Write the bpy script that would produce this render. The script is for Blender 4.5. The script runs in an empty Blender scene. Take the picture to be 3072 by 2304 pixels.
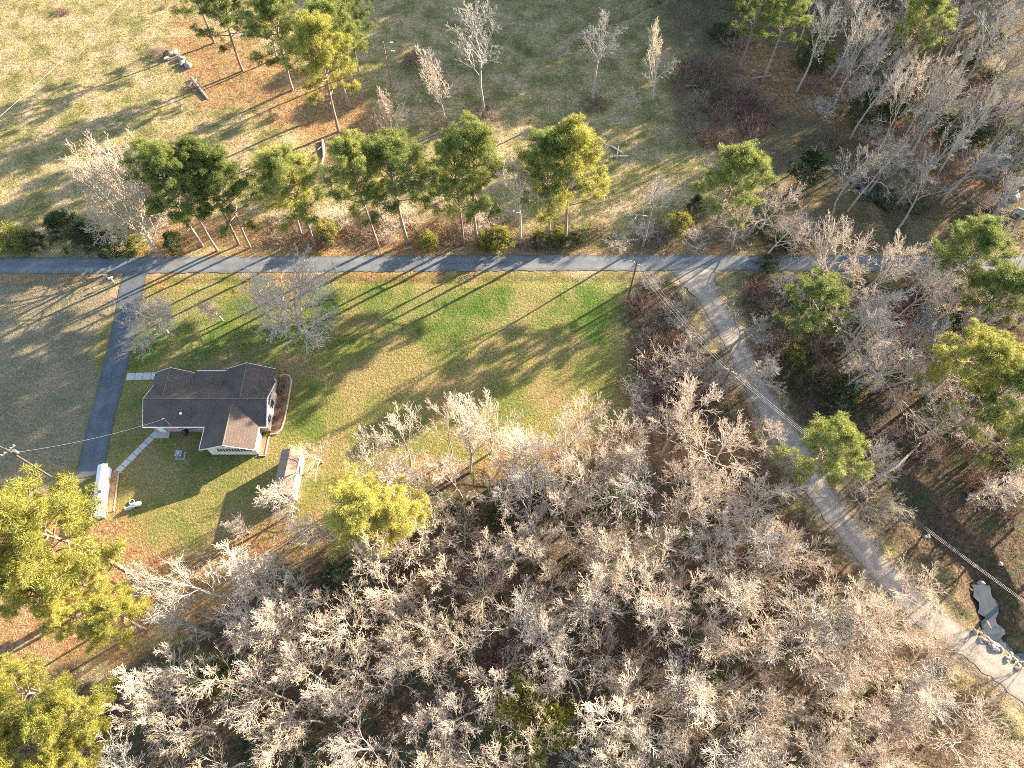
import bpy, math, random
import numpy as np

# ------------------------------------------------------------------ camera, world, sun
S = bpy.context.scene
C = S.collection
H = 85.0
PITCH = math.radians(61.2)
F = 2048.0                      # focal length in photo pixels (3072 wide)
cp, sp = math.cos(PITCH), math.sin(PITCH)

cam = bpy.data.cameras.new("camera")
cam.sensor_width = 36.0
cam.lens = 36.0 * F / 3072.0
cam.clip_end = 6000
cam.clip_start = 0.5
camo = bpy.data.objects.new("camera", cam)
camo.location = (0, 0, H)
camo.rotation_euler = (math.radians(90) - PITCH, 0, 0)
C.objects.link(camo)
S.camera = camo

SUN_EL = math.radians(16.3)
SAZ = math.atan2(0.566, 0.824)            # direction towards the sun, from +X
tosun = (math.cos(SUN_EL) * math.cos(SAZ), math.cos(SUN_EL) * math.sin(SAZ), math.sin(SUN_EL))
w = bpy.data.worlds.new("World")
S.world = w
w.use_nodes = True
nt = w.node_tree
sky = nt.nodes.new("ShaderNodeTexSky")
sky.sky_type = 'NISHITA'
sky.sun_disc = False
sky.sun_elevation = SUN_EL
sky.sun_rotation = math.pi / 2 - SAZ
bg = nt.nodes["Background"]
bg.inputs[1].default_value = 0.105
nt.links.new(sky.outputs[0], bg.inputs[0])
sl = bpy.data.lights.new("sun", 'SUN')
sl.energy = 5.0
sl.angle = math.radians(0.5)
sl.color = (1.0, 0.85, 0.64)
so = bpy.data.objects.new("sun", sl)
from mathutils import Vector
so.rotation_euler = Vector(tosun).to_track_quat('Z', 'Y').to_euler()
so.location = (60, 60, 120)
C.objects.link(so)
S.view_settings.view_transform = 'Standard'
S.view_settings.look = 'None'
S.view_settings.gamma = 1
S.view_settings.exposure = 2.5
S.render.resolution_x = 1024
S.render.resolution_y = 768
S.cycles.max_bounces = 6
S.cycles.filter_width = 0.9
S.cycles.use_denoising = False

# ------------------------------------------------------------------ helpers
def G(x, y, z=0.0):
    v = (y - 1152) / F
    u = (x - 1536) / F
    d = (H - z) / (sp + v * cp)
    return (u * d, d * (cp - v * sp))

def px(X, Y, Z=0.0):
    fw = Y * cp + (H - Z) * sp
    return (1536 + F * X / fw, 1152 + F * ((H - Z) * cp - Y * sp) / fw)

def hgt(bx, by, ty):
    """height whose top shows at photo row ty over a base seen at (bx,by)"""
    X, Y = G(bx, by)
    lo, hi = 0.5, 40
    for _ in range(40):
        m = (lo + hi) / 2
        if (px(X, Y, m)[1] > ty): lo = m
        else: hi = m
    return lo

def tag(o, label=None, cat=None, group=None, kind=None):
    if label: o['label'] = label
    if cat: o['category'] = cat
    if group: o['group'] = group
    if kind: o['kind'] = kind
    return o

def empty(name, loc, rz=0, label=None, cat=None, group=None):
    o = bpy.data.objects.new(name, None)
    o.empty_display_size = 0.3
    o.location = (loc[0], loc[1], loc[2] if len(loc) > 2 else 0)
    o.rotation_euler = (0, 0, rz)
    C.objects.link(o)
    return tag(o, label, cat, group)

def mesh_np(name, V, faces_n, idx, mats, mi=None, smooth=False):
    """V (n,3); faces of constant size faces_n; idx flat index array"""
    me = bpy.data.meshes.new(name)
    V = np.asarray(V, dtype=np.float32)
    idx = np.asarray(idx, dtype=np.int32).ravel()
    nf = len(idx) // faces_n
    me.vertices.add(len(V)); me.vertices.foreach_set("co", V.ravel())
    me.loops.add(len(idx)); me.loops.foreach_set("vertex_index", idx)
    me.polygons.add(nf)
    me.polygons.foreach_set("loop_start", np.arange(nf, dtype=np.int32) * faces_n)
    me.polygons.foreach_set("loop_total", np.full(nf, faces_n, dtype=np.int32))
    for m in mats: me.materials.append(m)
    if mi is not None: me.polygons.foreach_set("material_index", np.asarray(mi, dtype=np.int32))
    if smooth: me.polygons.foreach_set("use_smooth", np.ones(nf, dtype=bool))
    me.update(calc_edges=True)
    return me

class MB:
    def __init__(s): s.v = []; s.f = []
    def box(s, x0, x1, y0, y1, z0, z1, rz=0, o=(0, 0, 0)):
        b = len(s.v); c_, s_ = math.cos(rz), math.sin(rz)
        for (x, y, z) in ((x0,y0,z0),(x1,y0,z0),(x1,y1,z0),(x0,y1,z0),(x0,y0,z1),(x1,y0,z1),(x1,y1,z1),(x0,y1,z1)):
            s.v.append((o[0] + x * c_ - y * s_, o[1] + x * s_ + y * c_, o[2] + z))
        for q in ((3,2,1,0),(4,5,6,7),(0,1,5,4),(1,2,6,5),(2,3,7,6),(3,0,4,7)):
            s.f.append(tuple(b + k for k in q))
        return s
    def poly(s, pts):
        b = len(s.v); s.v += [tuple(p) for p in pts]; s.f.append(tuple(range(b, b + len(pts)))); return s
    def tube(s, pts, r, n=8, r2=None, cap=True):
        rings = []
        m = len(pts)
        for i, p in enumerate(pts):
            a = Vector(pts[max(0, i - 1)]); c = Vector(pts[min(m - 1, i + 1)])
            d = (c - a).normalized()
            u = d.cross(Vector((0, 0, 1)) if abs(d.z) < .9 else Vector((1, 0, 0))).normalized(); v = d.cross(u)
            rr = r if r2 is None else r + (r2 - r) * i / (m - 1)
            if isinstance(r, (list, tuple)): rr = r[i]
            b = len(s.v)
            for k in range(n):
                t = 2 * math.pi * k / n
                q = Vector(p) + u * (rr * math.cos(t)) + v * (rr * math.sin(t))
                s.v.append(tuple(q))
            rings.append(b)
        for i in range(m - 1):
            for k in range(n):
                s.f.append((rings[i] + k, rings[i] + (k + 1) % n, rings[i + 1] + (k + 1) % n, rings[i + 1] + k))
        if cap:
            s.f.append(tuple(rings[0] + k for k in range(n))[::-1]); s.f.append(tuple(rings[-1] + k for k in range(n)))
        return s
    def gable(s, x0, x1, y0, y1, ze, zr, axis='x', xr=None, th=0.14):
        """closed gable roof slab; ridge along axis"""
        if axis == 'x':
            m = (y0 + y1) / 2 if xr is None else xr
            prof = [(y0, ze), (m, zr), (y1, ze), (y1, ze - th), (m, zr - th), (y0, ze - th)]
            A = [(x0, a, z) for a, z in prof]; B = [(x1, a, z) for a, z in prof]
        else:
            m = (x0 + x1) / 2 if xr is None else xr
            prof = [(x0, ze), (m, zr), (x1, ze), (x1, ze - th), (m, zr - th), (x0, ze - th)]
            A = [(a, y0, z) for a, z in prof]; B = [(a, y1, z) for a, z in prof]
        b = len(s.v); s.v += A + B
        for k in range(6):
            s.f.append((b + k, b + (k + 1) % 6, b + 6 + (k + 1) % 6, b + 6 + k))
        for e in (0, 6):
            s.f.append((b + e, b + e + 1, b + e + 4, b + e + 5)); s.f.append((b + e + 1, b + e + 2, b + e + 3, b + e + 4))
        return s
    def build(s, name, mat, parent=None, smooth=False, bevel=0):
        me = bpy.data.meshes.new(name)
        me.from_pydata(s.v, [], s.f)
        if mat: me.materials.append(mat)
        if smooth:
            for p in me.polygons: p.use_smooth = True
        import bmesh
        bm = bmesh.new(); bm.from_mesh(me); bmesh.ops.recalc_face_normals(bm, faces=bm.faces)
        if bevel:
            bmesh.ops.remove_doubles(bm, verts=bm.verts, dist=1e-5)
            bmesh.ops.bevel(bm, geom=list(bm.edges), offset=bevel, segments=2, affect='EDGES', clamp_overlap=True)
        bm.to_mesh(me); bm.free()
        o = bpy.data.objects.new(name, me); C.objects.link(o)
        if parent: o.parent = parent
        return o

def obj(name, me, parent=None, loc=None):
    o = bpy.data.objects.new(name, me); C.objects.link(o)
    if parent: o.parent = parent
    if loc: o.location = loc
    return o

# ---- numpy value noise
def vnoise(x, y, scale, seed=0):
    x = x / scale; y = y / scale
    xi = np.floor(x).astype(np.int64); yi = np.floor(y).astype(np.int64)
    fx = x - xi; fy = y - yi
    fx = fx * fx * (3 - 2 * fx); fy = fy * fy * (3 - 2 * fy)
    def h(a, b):
        n = (a * 374761393 + b * 668265263 + seed * 1274126177) & 0xffffffff
        n = ((n ^ (n >> 13)) * 1274126177) & 0xffffffff
        return ((n ^ (n >> 16)) & 0xffff) / 65535.0
    return (h(xi, yi) * (1 - fx) + h(xi + 1, yi) * fx) * (1 - fy) + (h(xi, yi + 1) * (1 - fx) + h(xi + 1, yi + 1) * fx) * fy

def seg_dist(X, Y, pts):
    d = np.full(X.shape, 1e9)
    for (ax, ay), (bx, by) in zip(pts[:-1], pts[1:]):
        vx, vy = bx - ax, by - ay
        t = np.clip(((X - ax) * vx + (Y - ay) * vy) / (vx * vx + vy * vy + 1e-9), 0, 1)
        d = np.minimum(d, np.hypot(X - ax - t * vx, Y - ay - t * vy))
    return d

def inside(X, Y, pts):
    r = np.zeros(X.shape, bool)
    n = len(pts)
    for i in range(n):
        ax, ay = pts[i]; bx, by = pts[(i + 1) % n]
        if ay == by: continue
        c = ((ay > Y) != (by > Y)) & (X < (bx - ax) * (Y - ay) / (by - ay) + ax)
        r ^= c
    return r

def pmask(X, Y, pxpts, soft, jit=0.0, seed=1):
    pts = [G(*p) for p in pxpts]
    d = seg_dist(X, Y, pts + [pts[0]])
    sd = np.where(inside(X, Y, pts), d, -d)
    if jit: sd = sd + (vnoise(X, Y, 3.0, seed) - .5) * jit + (vnoise(X, Y, 0.9, seed + 5) - .5) * jit * .6
    t = np.clip(sd / (2 * soft) + .5, 0, 1)
    return t * t * (3 - 2 * t)

# ------------------------------------------------------------------ materials
def mat(name): 
    m = bpy.data.materials.new(name); m.use_nodes = True
    b = m.node_tree.nodes["Principled BSDF"]; b.inputs["Roughness"].default_value = 0.85
    b.inputs["Specular IOR Level"].default_value = 0.25
    return m, m.node_tree, b

def ramp(nt, fac, stops):
    r = nt.nodes.new("ShaderNodeValToRGB")
    e = r.color_ramp.elements
    while len(e) < len(stops): e.new(0.5)
    for k, (p, c) in enumerate(stops):
        e[k].position = p; e[k].color = (*c, 1)
    nt.links.new(fac, r.inputs[0])
    return r.outputs[0]

def noise(nt, scale, detail=3, rough=.55, vec=None, dist=0):
    n = nt.nodes.new("ShaderNodeTexNoise")
    n.inputs["Scale"].default_value = scale; n.inputs["Detail"].default_value = detail
    n.inputs["Roughness"].default_value = rough; n.inputs["Distortion"].default_value = dist
    if vec: nt.links.new(vec, n.inputs["Vector"])
    return n.outputs[0]

def mixc(nt, fac, a, b, mode='MIX'):
    m = nt.nodes.new("ShaderNodeMix"); m.data_type = 'RGBA'; m.blend_type = mode
    for s_, v in ((0, fac), (6, a), (7, b)):
        if isinstance(v, (int, float)): m.inputs[s_].default_value = v
        elif isinstance(v, tuple): m.inputs[s_].default_value = (*v, 1)
        else: nt.links.new(v, m.inputs[s_])
    return m.outputs[2]

def mth(nt, op, a, b=0.0):
    m = nt.nodes.new("ShaderNodeMath"); m.operation = op
    for s_, v in ((0, a), (1, b)):
        if isinstance(v, (int, float)): m.inputs[s_].default_value = v
        else: nt.links.new(v, m.inputs[s_])
    return m.outputs[0]

def bump(nt, b, hgt_, strength=.5, dist=.1):
    n = nt.nodes.new("ShaderNodeBump"); n.inputs["Strength"].default_value = strength
    n.inputs["Distance"].default_value = dist
    nt.links.new(hgt_, n.inputs["Height"]); nt.links.new(n.outputs[0], b.inputs["Normal"])

def coord(nt, kind="Object"):
    t = nt.nodes.new("ShaderNodeTexCoord"); return t.outputs[kind]

def simple(name, c1, c2=None, scale=3.0, rough=.85, bmp=0, bd=.02, metal=0, detail=4):
    m, n, b = mat(name)
    if c2 is None: c2 = tuple(x * .8 for x in c1)
    f = noise(n, scale, detail, .6, coord(n))
    n.links.new(ramp(n, f, [(.3, c1), (.7, c2)]), b.inputs["Base Color"])
    b.inputs["Roughness"].default_value = rough; b.inputs["Metallic"].default_value = metal
    if bmp: bump(n, b, noise(n, scale * 6, 3, .6, coord(n)), bmp, bd)
    return m

def foliage(name, dark, mid, light, trans=.35):
    m, n, b = mat(name)
    g = n.nodes.new("ShaderNodeNewGeometry")
    oi = n.nodes.new("ShaderNodeObjectInfo")
    f = noise(n, .9, 3, .6, coord(n))
    k = mth(n, 'ADD', mth(n, 'MULTIPLY', g.outputs["Random Per Island"], .45), mth(n, 'MULTIPLY', f, .6))
    k = mth(n, 'ADD', k, mth(n, 'MULTIPLY', mth(n, 'SUBTRACT', oi.outputs["Random"], .5), .28))
    col = ramp(n, k, [(.22, dark), (.5, mid), (.82, light)])
    n.links.new(col, b.inputs["Base Color"])
    b.inputs["Roughness"].default_value = .6
    t = n.nodes.new("ShaderNodeBsdfTranslucent"); n.links.new(col, t.inputs[0])
    ms = n.nodes.new("ShaderNodeMixShader"); ms.inputs[0].default_value = trans
    n.links.new(b.outputs[0], ms.inputs[1]); n.links.new(t.outputs[0], ms.inputs[2])
    n.links.new(ms.outputs[0], n.nodes["Material Output"].inputs[0])
    return m

def bark(name, a, b_, c_, scale=1.4):
    m, n, b = mat(name)
    oi = n.nodes.new("ShaderNodeObjectInfo")
    f = mth(n, 'ADD', mth(n, 'MULTIPLY', noise(n, scale, 4, .65, coord(n)), .7), mth(n, 'MULTIPLY', oi.outputs["Random"], .35))
    n.links.new(ramp(n, f, [(.25, a), (.5, b_), (.8, c_)]), b.inputs["Base Color"])
    b.inputs["Roughness"].default_value = .9
    return m

M = {}
M['twig'] = bark('pale_twig_bark', (.36, .285, .215), (.56, .455, .355), (.68, .575, .46))
M['bark'] = bark('grey_bark', (.26, .215, .17), (.42, .36, .295), (.54, .47, .40))
M['greytwig'] = bark('grey_twig_bark', (.20, .175, .15), (.30, .27, .235), (.42, .385, .34))
M['pinebark'] = bark('pine_bark', (.16, .10, .07), (.27, .19, .15), (.38, .31, .26), 2.5)
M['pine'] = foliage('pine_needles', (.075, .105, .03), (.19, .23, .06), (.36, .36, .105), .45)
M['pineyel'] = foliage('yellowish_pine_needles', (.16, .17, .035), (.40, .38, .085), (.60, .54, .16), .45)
M['cedar'] = foliage('cedar_foliage', (.02, .04, .015), (.045, .07, .02), (.10, .12, .03), .2)
M['yelshrub'] = foliage('yellow_green_leaves', (.12, .13, .02), (.22, .22, .04), (.34, .31, .07))
M['brush'] = bark('brown_brush', (.13, .075, .05), (.22, .14, .095), (.34, .25, .18), 1.0)
M['redbrush'] = bark('reddish_brush', (.12, .05, .04), (.20, .09, .065), (.30, .18, .13), 1.0)
M['shingle'] = None

# roof shingles
m, n, b = mat('brown_shingles')
tc = coord(n)
f = noise(n, .5, 4, .6, tc)
col = ramp(n, f, [(.35, (.055, .042, .038)), (.65, (.12, .088, .072))])
f2 = noise(n, 9, 2, .6, tc)
col = mixc(n, .55, col, ramp(n, f2, [(.35, (.045, .035, .032)), (.65, (.15, .115, .095))]))
n.links.new(col, b.inputs["Base Color"])
wv = n.nodes.new("ShaderNodeTexWave"); wv.bands_direction = 'Z'; wv.inputs["Scale"].default_value = 2.2
n.links.new(tc, wv.inputs["Vector"])
bump(n, b, wv.outputs[1], .35, .03)
M['shingle'] = m
M['white'] = simple('white_paint', (.74, .73, .70), (.62, .61, .58), 1.5)
M['cream'] = simple('cream_siding', (.60, .54, .46), (.52, .46, .40), 1.2, bmp=.1)
m, n, b = mat('pale_brick')
br = n.nodes.new("ShaderNodeTexBrick")
br.inputs["Color1"].default_value = (.42, .25, .20, 1); br.inputs["Color2"].default_value = (.33, .19, .15, 1)
br.inputs["Mortar"].default_value = (.5, .45, .4, 1); br.inputs["Scale"].default_value = 4
mp = n.nodes.new("ShaderNodeMapping"); mp.inputs["Rotation"].default_value = (math.pi / 2, 0, 0)
n.links.new(coord(n), mp.inputs[0]); n.links.new(mp.outputs[0], br.inputs["Vector"])
n.links.new(br.outputs[0], b.inputs["Base Color"])
M['brick'] = m
M['glass'] = simple('dark_window_glass', (.03, .04, .05), (.05, .06, .07), 1, rough=.1)
M['concrete'] = simple('concrete', (.46, .44, .41), (.38, .36, .33), .9, bmp=.2)
M['metal'] = simple('grey_metal', (.42, .43, .44), (.34, .35, .36), 2, rough=.4, metal=.7)
M['black'] = simple('black_paint', (.02, .02, .022), (.03, .03, .03), 2, rough=.5)
M['wood'] = simple('weathered_wood', (.22, .16, .11), (.30, .23, .17), 2.5, bmp=.2)
M['polewood'] = simple('pole_wood', (.09, .07, .055), (.14, .11, .085), 2.5)
M['rock'] = simple('pale_rock', (.36, .33, .30), (.22, .20, .18), 1.1, bmp=.5, bd=.08)
M['mulch'] = simple('garden_mulch', (.20, .11, .06), (.34, .22, .13), 5, bmp=.8, bd=.06)
M['wire'] = simple('wire_metal', (.40, .38, .35), (.35, .33, .31), 2, rough=.5)
M['terracotta'] = simple('edging_brick', (.42, .27, .20), (.5, .36, .28), 6)
M['tan'] = simple('tan_roof_sheets', (.20, .145, .11), (.27, .20, .155), .8, bmp=.1)

# ------------------------------------------------------------------ lines of the place, from the photograph
ROAD = [(-1600, 803), (-700, 801), (-100, 798), (0, 798), (700, 794), (1500, 789), (2100, 789), (2500, 790), (3200, 793), (4600, 800)]
GRAV = [(2085, 800), (2095, 840), (2125, 889), (2195, 1014), (2278, 1180), (2384, 1347), (2486, 1514), (2583, 1639), (2680, 1750), (2790, 1855), (2917, 1945), (3072, 2062), (3300, 2240), (3700, 2560)]
DRIVE = [(408, 812), (392, 880), (378, 960), (355, 1060), (325, 1180), (295, 1300), (276, 1390), (270, 1430)]
CREEK1 = [(1400, 60), (1480, 105), (1545, 140), (1600, 163), (1680, 157), (1750, 128), (1850, 60), (1960, 10), (2100, -60)]
CREEK2 = [(2420, 430), (2540, 515), (2660, 600), (2700, 720), (2690, 900), (2600, 1020), (2560, 1180), (2640, 1380), (2720, 1500), (2800, 1590), (2910, 1680), (2955, 1750), (2985, 1850), (3010, 1930), (3110, 2010), (3300, 2100)]
road = [G(*p) for p in ROAD]; grav = [G(*p) for p in GRAV]; drive = [G(*p) for p in DRIVE]
creek1 = [G(*p) for p in CREEK1]; creek2 = [G(*p) for p in CREEK2[8:]]; creek2n = [G(*p) for p in CREEK2[:4]]

def ground_z(X, Y):
    z = (vnoise(X, Y, 14, 3) - .5) * .5 + (vnoise(X, Y, 3.3, 4) - .5) * .16 + (vnoise(X, Y, 1.1, 5) - .5) * .12
    rough = np.clip((Y - 70) / 8, .22, 1)
    flat = np.clip((np.minimum(np.minimum(seg_dist(X, Y, road), seg_dist(X, Y, grav)), seg_dist(X, Y, drive)) - 2.2) / 4, 0, 1)
    hx = np.maximum(np.abs(X + 41) - 15, 0); hy = np.maximum(np.abs(Y - 37) - 13, 0)
    flat = flat * np.clip(np.hypot(hx, hy) / 5, 0, 1)
    far = np.clip(1 - (np.hypot(X, Y - 60) - 400) / 200, 0, 1)
    z = z * rough * flat * far
    for cr, wd, dp in ((creek1, .9, .7), (creek2, 2.3, 1.2), (creek2n, 1.5, .8)):
        d = seg_dist(X, Y, cr) + (vnoise(X, Y, 2.5, 9) - .5) * 1.2
        z = z - dp * np.clip(1 - (d - wd * .5) / wd, 0, 1) * np.clip(flat * 3, 0, 1)
    # ditch on each side of the paved road
    d = np.abs(seg_dist(X, Y, road) - 3.6)
    z = z - .22 * np.clip(1 - d / 1.1, 0, 1) * np.clip((seg_dist(X, Y, grav) - 6) / 3, 0, 1)*np.clip((seg_dist(X, Y, drive) - 3) / 2, 0, 1)
    d = np.abs(seg_dist(X, Y, grav[2:]) - 2.9)
    z = z - .18 * np.clip(1 - d / .9, 0, 1)
    return z

def gz(x, y): return float(ground_z(np.array([x]), np.array([y]))[0])

# ------------------------------------------------------------------ ground
def ax(a, b, st, far):
    core = list(np.arange(a, b + .01, st)); lo = [a]; hi = [core[-1]]; s_ = st
    while hi[-1] < far:
        s_ *= 1.35; hi.append(hi[-1] + s_); lo.append(lo[-1] - s_)
    return np.array(lo[:0:-1] + core + hi[1:])
gx = ax(-112, 112, .4, 2500); gy = ax(-14, 145, .4, 2500)
nx, ny = len(gx), len(gy)
GX, GY = np.meshgrid(gx, gy)
GZ = ground_z(GX, GY)
V = np.stack([GX, GY, GZ], -1).reshape(-1, 3)
i = np.arange(nx - 1); j = np.arange(ny - 1)
I, J = np.meshgrid(i, j)
a = (J * nx + I).ravel()
idx = np.stack([a, a + 1, a + nx + 1, a + nx], 1)

LAWN = [(300, 1000), (440, 830), (900, 824), (1880, 832), (1925, 980), (1880, 1250), (1700, 1330), (1150, 1400), (1000, 1500), (900, 1600), (640, 1660), (330, 1640), (250, 1560), (240, 1400)]
GREEN1 = [(700, 828), (1850, 836), (1900, 1010), (1600, 960), (1350, 1050), (1200, 980), (760, 900)]
GREEN2 = [(400, 960), (560, 860), (760, 900), (1000, 1010), (760, 1100), (640, 1090), (400, 1100)]
GREEN3 = [(340, 1440), (640, 1290), (860, 1200), (1040, 1130), (960, 1330), (700, 1430), (520, 1530), (340, 1560)]
WEST = [(-1500, 830), (350, 826), (390, 900), (320, 1150), (240, 1400), (-400, 1500), (-1500, 1500)]
LIT = [[(240, 1570), (420, 1560), (560, 1680), (760, 1600), (960, 1560), (1050, 1660), (700, 1720), (560, 1850), (420, 2000), (0, 2040), (-300, 2100), (-300, 1500), (60, 1480)],
       [(440, 650), (900, 640), (1500, 660), (1520, 765), (1480, 768), (420, 770)],
       [(540, 60), (760, 140), (1050, 240), (1190, 400), (1150, 520), (960, 480), (800, 330), (620, 320), (520, 200)],
       [(0, 822), (700, 815), (1500, 810), (1500, 838), (900, 842), (0, 836)],
       [(1500, 742), (2500, 742), (2500, 766), (1500, 762)],
       [(2200, 100), (2560, 200), (2760, 330), (2900, 480), (3000, 620), (2500, 380), (2180, 330)],
       [(1880, 1180), (1960, 1290), (2200, 1240), (2300, 1300), (2240, 1380), (1500, 1400), (1150, 1440), (1500, 1350), (1850, 1300)]]
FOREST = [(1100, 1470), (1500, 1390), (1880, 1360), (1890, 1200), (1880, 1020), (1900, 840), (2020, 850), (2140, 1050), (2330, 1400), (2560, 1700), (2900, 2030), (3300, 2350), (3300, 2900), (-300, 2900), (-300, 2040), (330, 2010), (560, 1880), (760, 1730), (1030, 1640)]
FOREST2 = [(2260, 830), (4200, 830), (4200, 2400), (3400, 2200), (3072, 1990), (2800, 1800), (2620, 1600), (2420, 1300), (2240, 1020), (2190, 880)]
FOREST3 = [(2050, -400), (4800, -400), (4200, 750), (1500, 755), (1560, 700), (2050, 690), (2300, 560), (2140, 350), (2040, 240), (2000, 100)]
# attribute R litter, G lawn, B forest floor, A verge / bare earth
R_ = np.zeros(GX.shape)
for k, P in enumerate(LIT): R_ = np.maximum(R_, pmask(GX, GY, P, 2.2, 4.5, 20 + k) * (1 if k != 3 else .8))
L_ = pmask(GX, GY, LAWN, 1.0, 1.6, 40)
g_ = np.maximum(np.maximum(pmask(GX, GY, GREEN1, 3.5, 6, 50), pmask(GX, GY, GREEN2, 3, 6, 51)), pmask(GX, GY, GREEN3, 3.5, 6, 52) * .5)
F_ = np.maximum(np.maximum(pmask(GX, GY, FOREST, 1.5, 4, 60), pmask(GX, GY, FOREST2, 1.5, 4, 61)), pmask(GX, GY, FOREST3, 3, 7, 62) * .75)
W_ = pmask(GX, GY, WEST, 1.5, 3, 63)
dg = seg_dist(GX, GY, grav)
E_ = np.clip(1 - (dg - 1.7) / 1.3 + (vnoise(GX, GY, 1.3, 70) - .5) * .8, 0, 1) * .8
def put(me, name, arrs):
    at = me.attributes.new(name, 'FLOAT_COLOR', 'POINT')
    at.data.foreach_set('color', np.stack([x.ravel() for x in arrs], 1).astype(np.float32).ravel())

m, n, b = mat('ground')
tc = coord(n)
z1 = n.nodes.new("ShaderNodeAttribute"); z1.attribute_name = 'zone'
z2 = n.nodes.new("ShaderNodeAttribute"); z2.attribute_name = 'zone2'
s1 = n.nodes.new("ShaderNodeSeparateColor"); n.links.new(z1.outputs[0], s1.inputs[0])
s2 = n.nodes.new("ShaderNodeSeparateColor"); n.links.new(z2.outputs[0], s2.inputs[0])
nb = noise(n, .22, 4, .6, tc); nm = noise(n, 1.6, 4, .65, tc); nf = noise(n, 7.0, 3, .7, tc); nl = noise(n, .07, 3, .6, tc); nl2 = noise(n, .13, 5, .65, tc, .6)
straw = ramp(n, nb, [(.36, (.15, .145, .05)), (.5, (.28, .225, .10)), (.62, (.38, .28, .165))])
straw = mixc(n, mth(n, 'MULTIPLY', mth(n, 'GREATER_THAN', nm, .56), .4), straw, (.13, .105, .065))
lawn = ramp(n, nl2, [(.38, (.14, .15, .04)), (.5, (.205, .175, .06)), (.62, (.25, .18, .085))])
lgreen = ramp(n, nl2, [(.38, (.07, .115, .022)), (.5, (.13, .15, .04)), (.6, (.20, .18, .07))])
west = ramp(n, nb, [(.3, (.16, .145, .085)), (.7, (.25, .19, .125))])
lit = ramp(n, nm, [(.33, (.19, .085, .04)), (.5, (.28, .145, .07)), (.64, (.33, .23, .12))])
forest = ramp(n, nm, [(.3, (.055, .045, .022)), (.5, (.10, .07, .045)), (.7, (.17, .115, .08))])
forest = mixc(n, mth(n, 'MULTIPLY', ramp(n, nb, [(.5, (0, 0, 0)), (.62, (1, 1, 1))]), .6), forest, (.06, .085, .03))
earth = ramp(n, nm, [(.3, (.20, .15, .11)), (.7, (.32, .25, .19))])
c = straw
c = mixc(n, s2.outputs[0], c, west)
c = mixc(n, s1.outputs[1], c, lawn)
c = mixc(n, s2.outputs[1], c, lgreen)
c = mixc(n, s1.outputs[2], c, forest)
c = mixc(n, mth(n, 'MULTIPLY', s1.outputs[0], ramp(n, noise(n, .45, 4, .7, tc, .5), [(.36, (.35, .35, .35)), (.58, (1, 1, 1))])), c, lit)
c = mixc(n, s2.outputs[2], c, earth)
nf2 = noise(n, 2.8, 5, .75, tc, .3)
fine = ramp(n, mth(n, 'ADD', mth(n, 'MULTIPLY', nf, .5), mth(n, 'MULTIPLY', nf2, .5)), [(.36, (.45, .46, .45)), (.5, (1, 1, 1)), (.62, (1.6, 1.56, 1.45))])
c = mixc(n, 1.0, c, fine, 'MULTIPLY')
n.links.new(c, b.inputs["Base Color"]); b.inputs["Roughness"].default_value = .95
b.inputs["Specular IOR Level"].default_value = .1
hh = mth(n, 'ADD', mth(n, 'MULTIPLY', nf, .5), mth(n, 'MULTIPLY', noise(n, 2.6, 4, .7, tc), 1.0))
bump(n, b, hh, 1.0, .3)
M['ground'] = m
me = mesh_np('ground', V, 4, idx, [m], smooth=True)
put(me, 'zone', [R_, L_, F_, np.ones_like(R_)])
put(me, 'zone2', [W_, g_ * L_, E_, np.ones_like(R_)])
tag(obj('ground', me), kind='structure')

# ------------------------------------------------------------------ roads
def resample(pts, step):
    out = []
    P = [np.array(p) for p in pts]
    # catmull-rom
    for k in range(len(P) - 1):
        p0 = P[max(k - 1, 0)]; p1 = P[k]; p2 = P[k + 1]; p3 = P[min(k + 2, len(P) - 1)]
        nseg = max(1, int(np.linalg.norm(p2 - p1) / step))
        for s_ in range(nseg):
            t = s_ / nseg
            out.append(.5 * ((2 * p1) + (-p0 + p2) * t + (2 * p0 - 5 * p1 + 4 * p2 - p3) * t * t + (-p0 + 3 * p1 - 3 * p2 + p3) * t ** 3))
    out.append(P[-1]); return out

def strip(name, pts, width, material, z=.03, step=.6, jit=.12, n=8, wfun=None, crown=.03, seed=0):
    rng = np.random.RandomState(seed)
    Q = resample(pts, step); V = []; U = []
    L = 0
    for k, p in enumerate(Q):
        d = (Q[min(k + 1, len(Q) - 1)] - Q[max(k - 1, 0)]); d = d / np.linalg.norm(d)
        nn = np.array([-d[1], d[0]])
        wd = width if wfun is None else wfun(k / len(Q), p)
        l = wd / 2 + rng.uniform(-jit, jit); r = wd / 2 + rng.uniform(-jit, jit)
        for s_ in range(n + 1):
            t = s_ / n; off = -r + (l + r) * t
            V.append((p[0] + nn[0] * off, p[1] + nn[1] * off, z + crown * (1 - (2 * t - 1) ** 2)))
            U.append(t)
    m_ = n + 1
    idx = [(k * m_ + s_, k * m_ + s_ + 1, (k + 1) * m_ + s_ + 1, (k + 1) * m_ + s_) for k in range(len(Q) - 1) for s_ in range(n)]
    me = mesh_np(name, V, 4, idx, [material], smooth=True)
    at = me.attributes.new('across', 'FLOAT', 'POINT'); at.data.foreach_set('value', np.array(U, dtype=np.float32))
    return obj(name, me)

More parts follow.
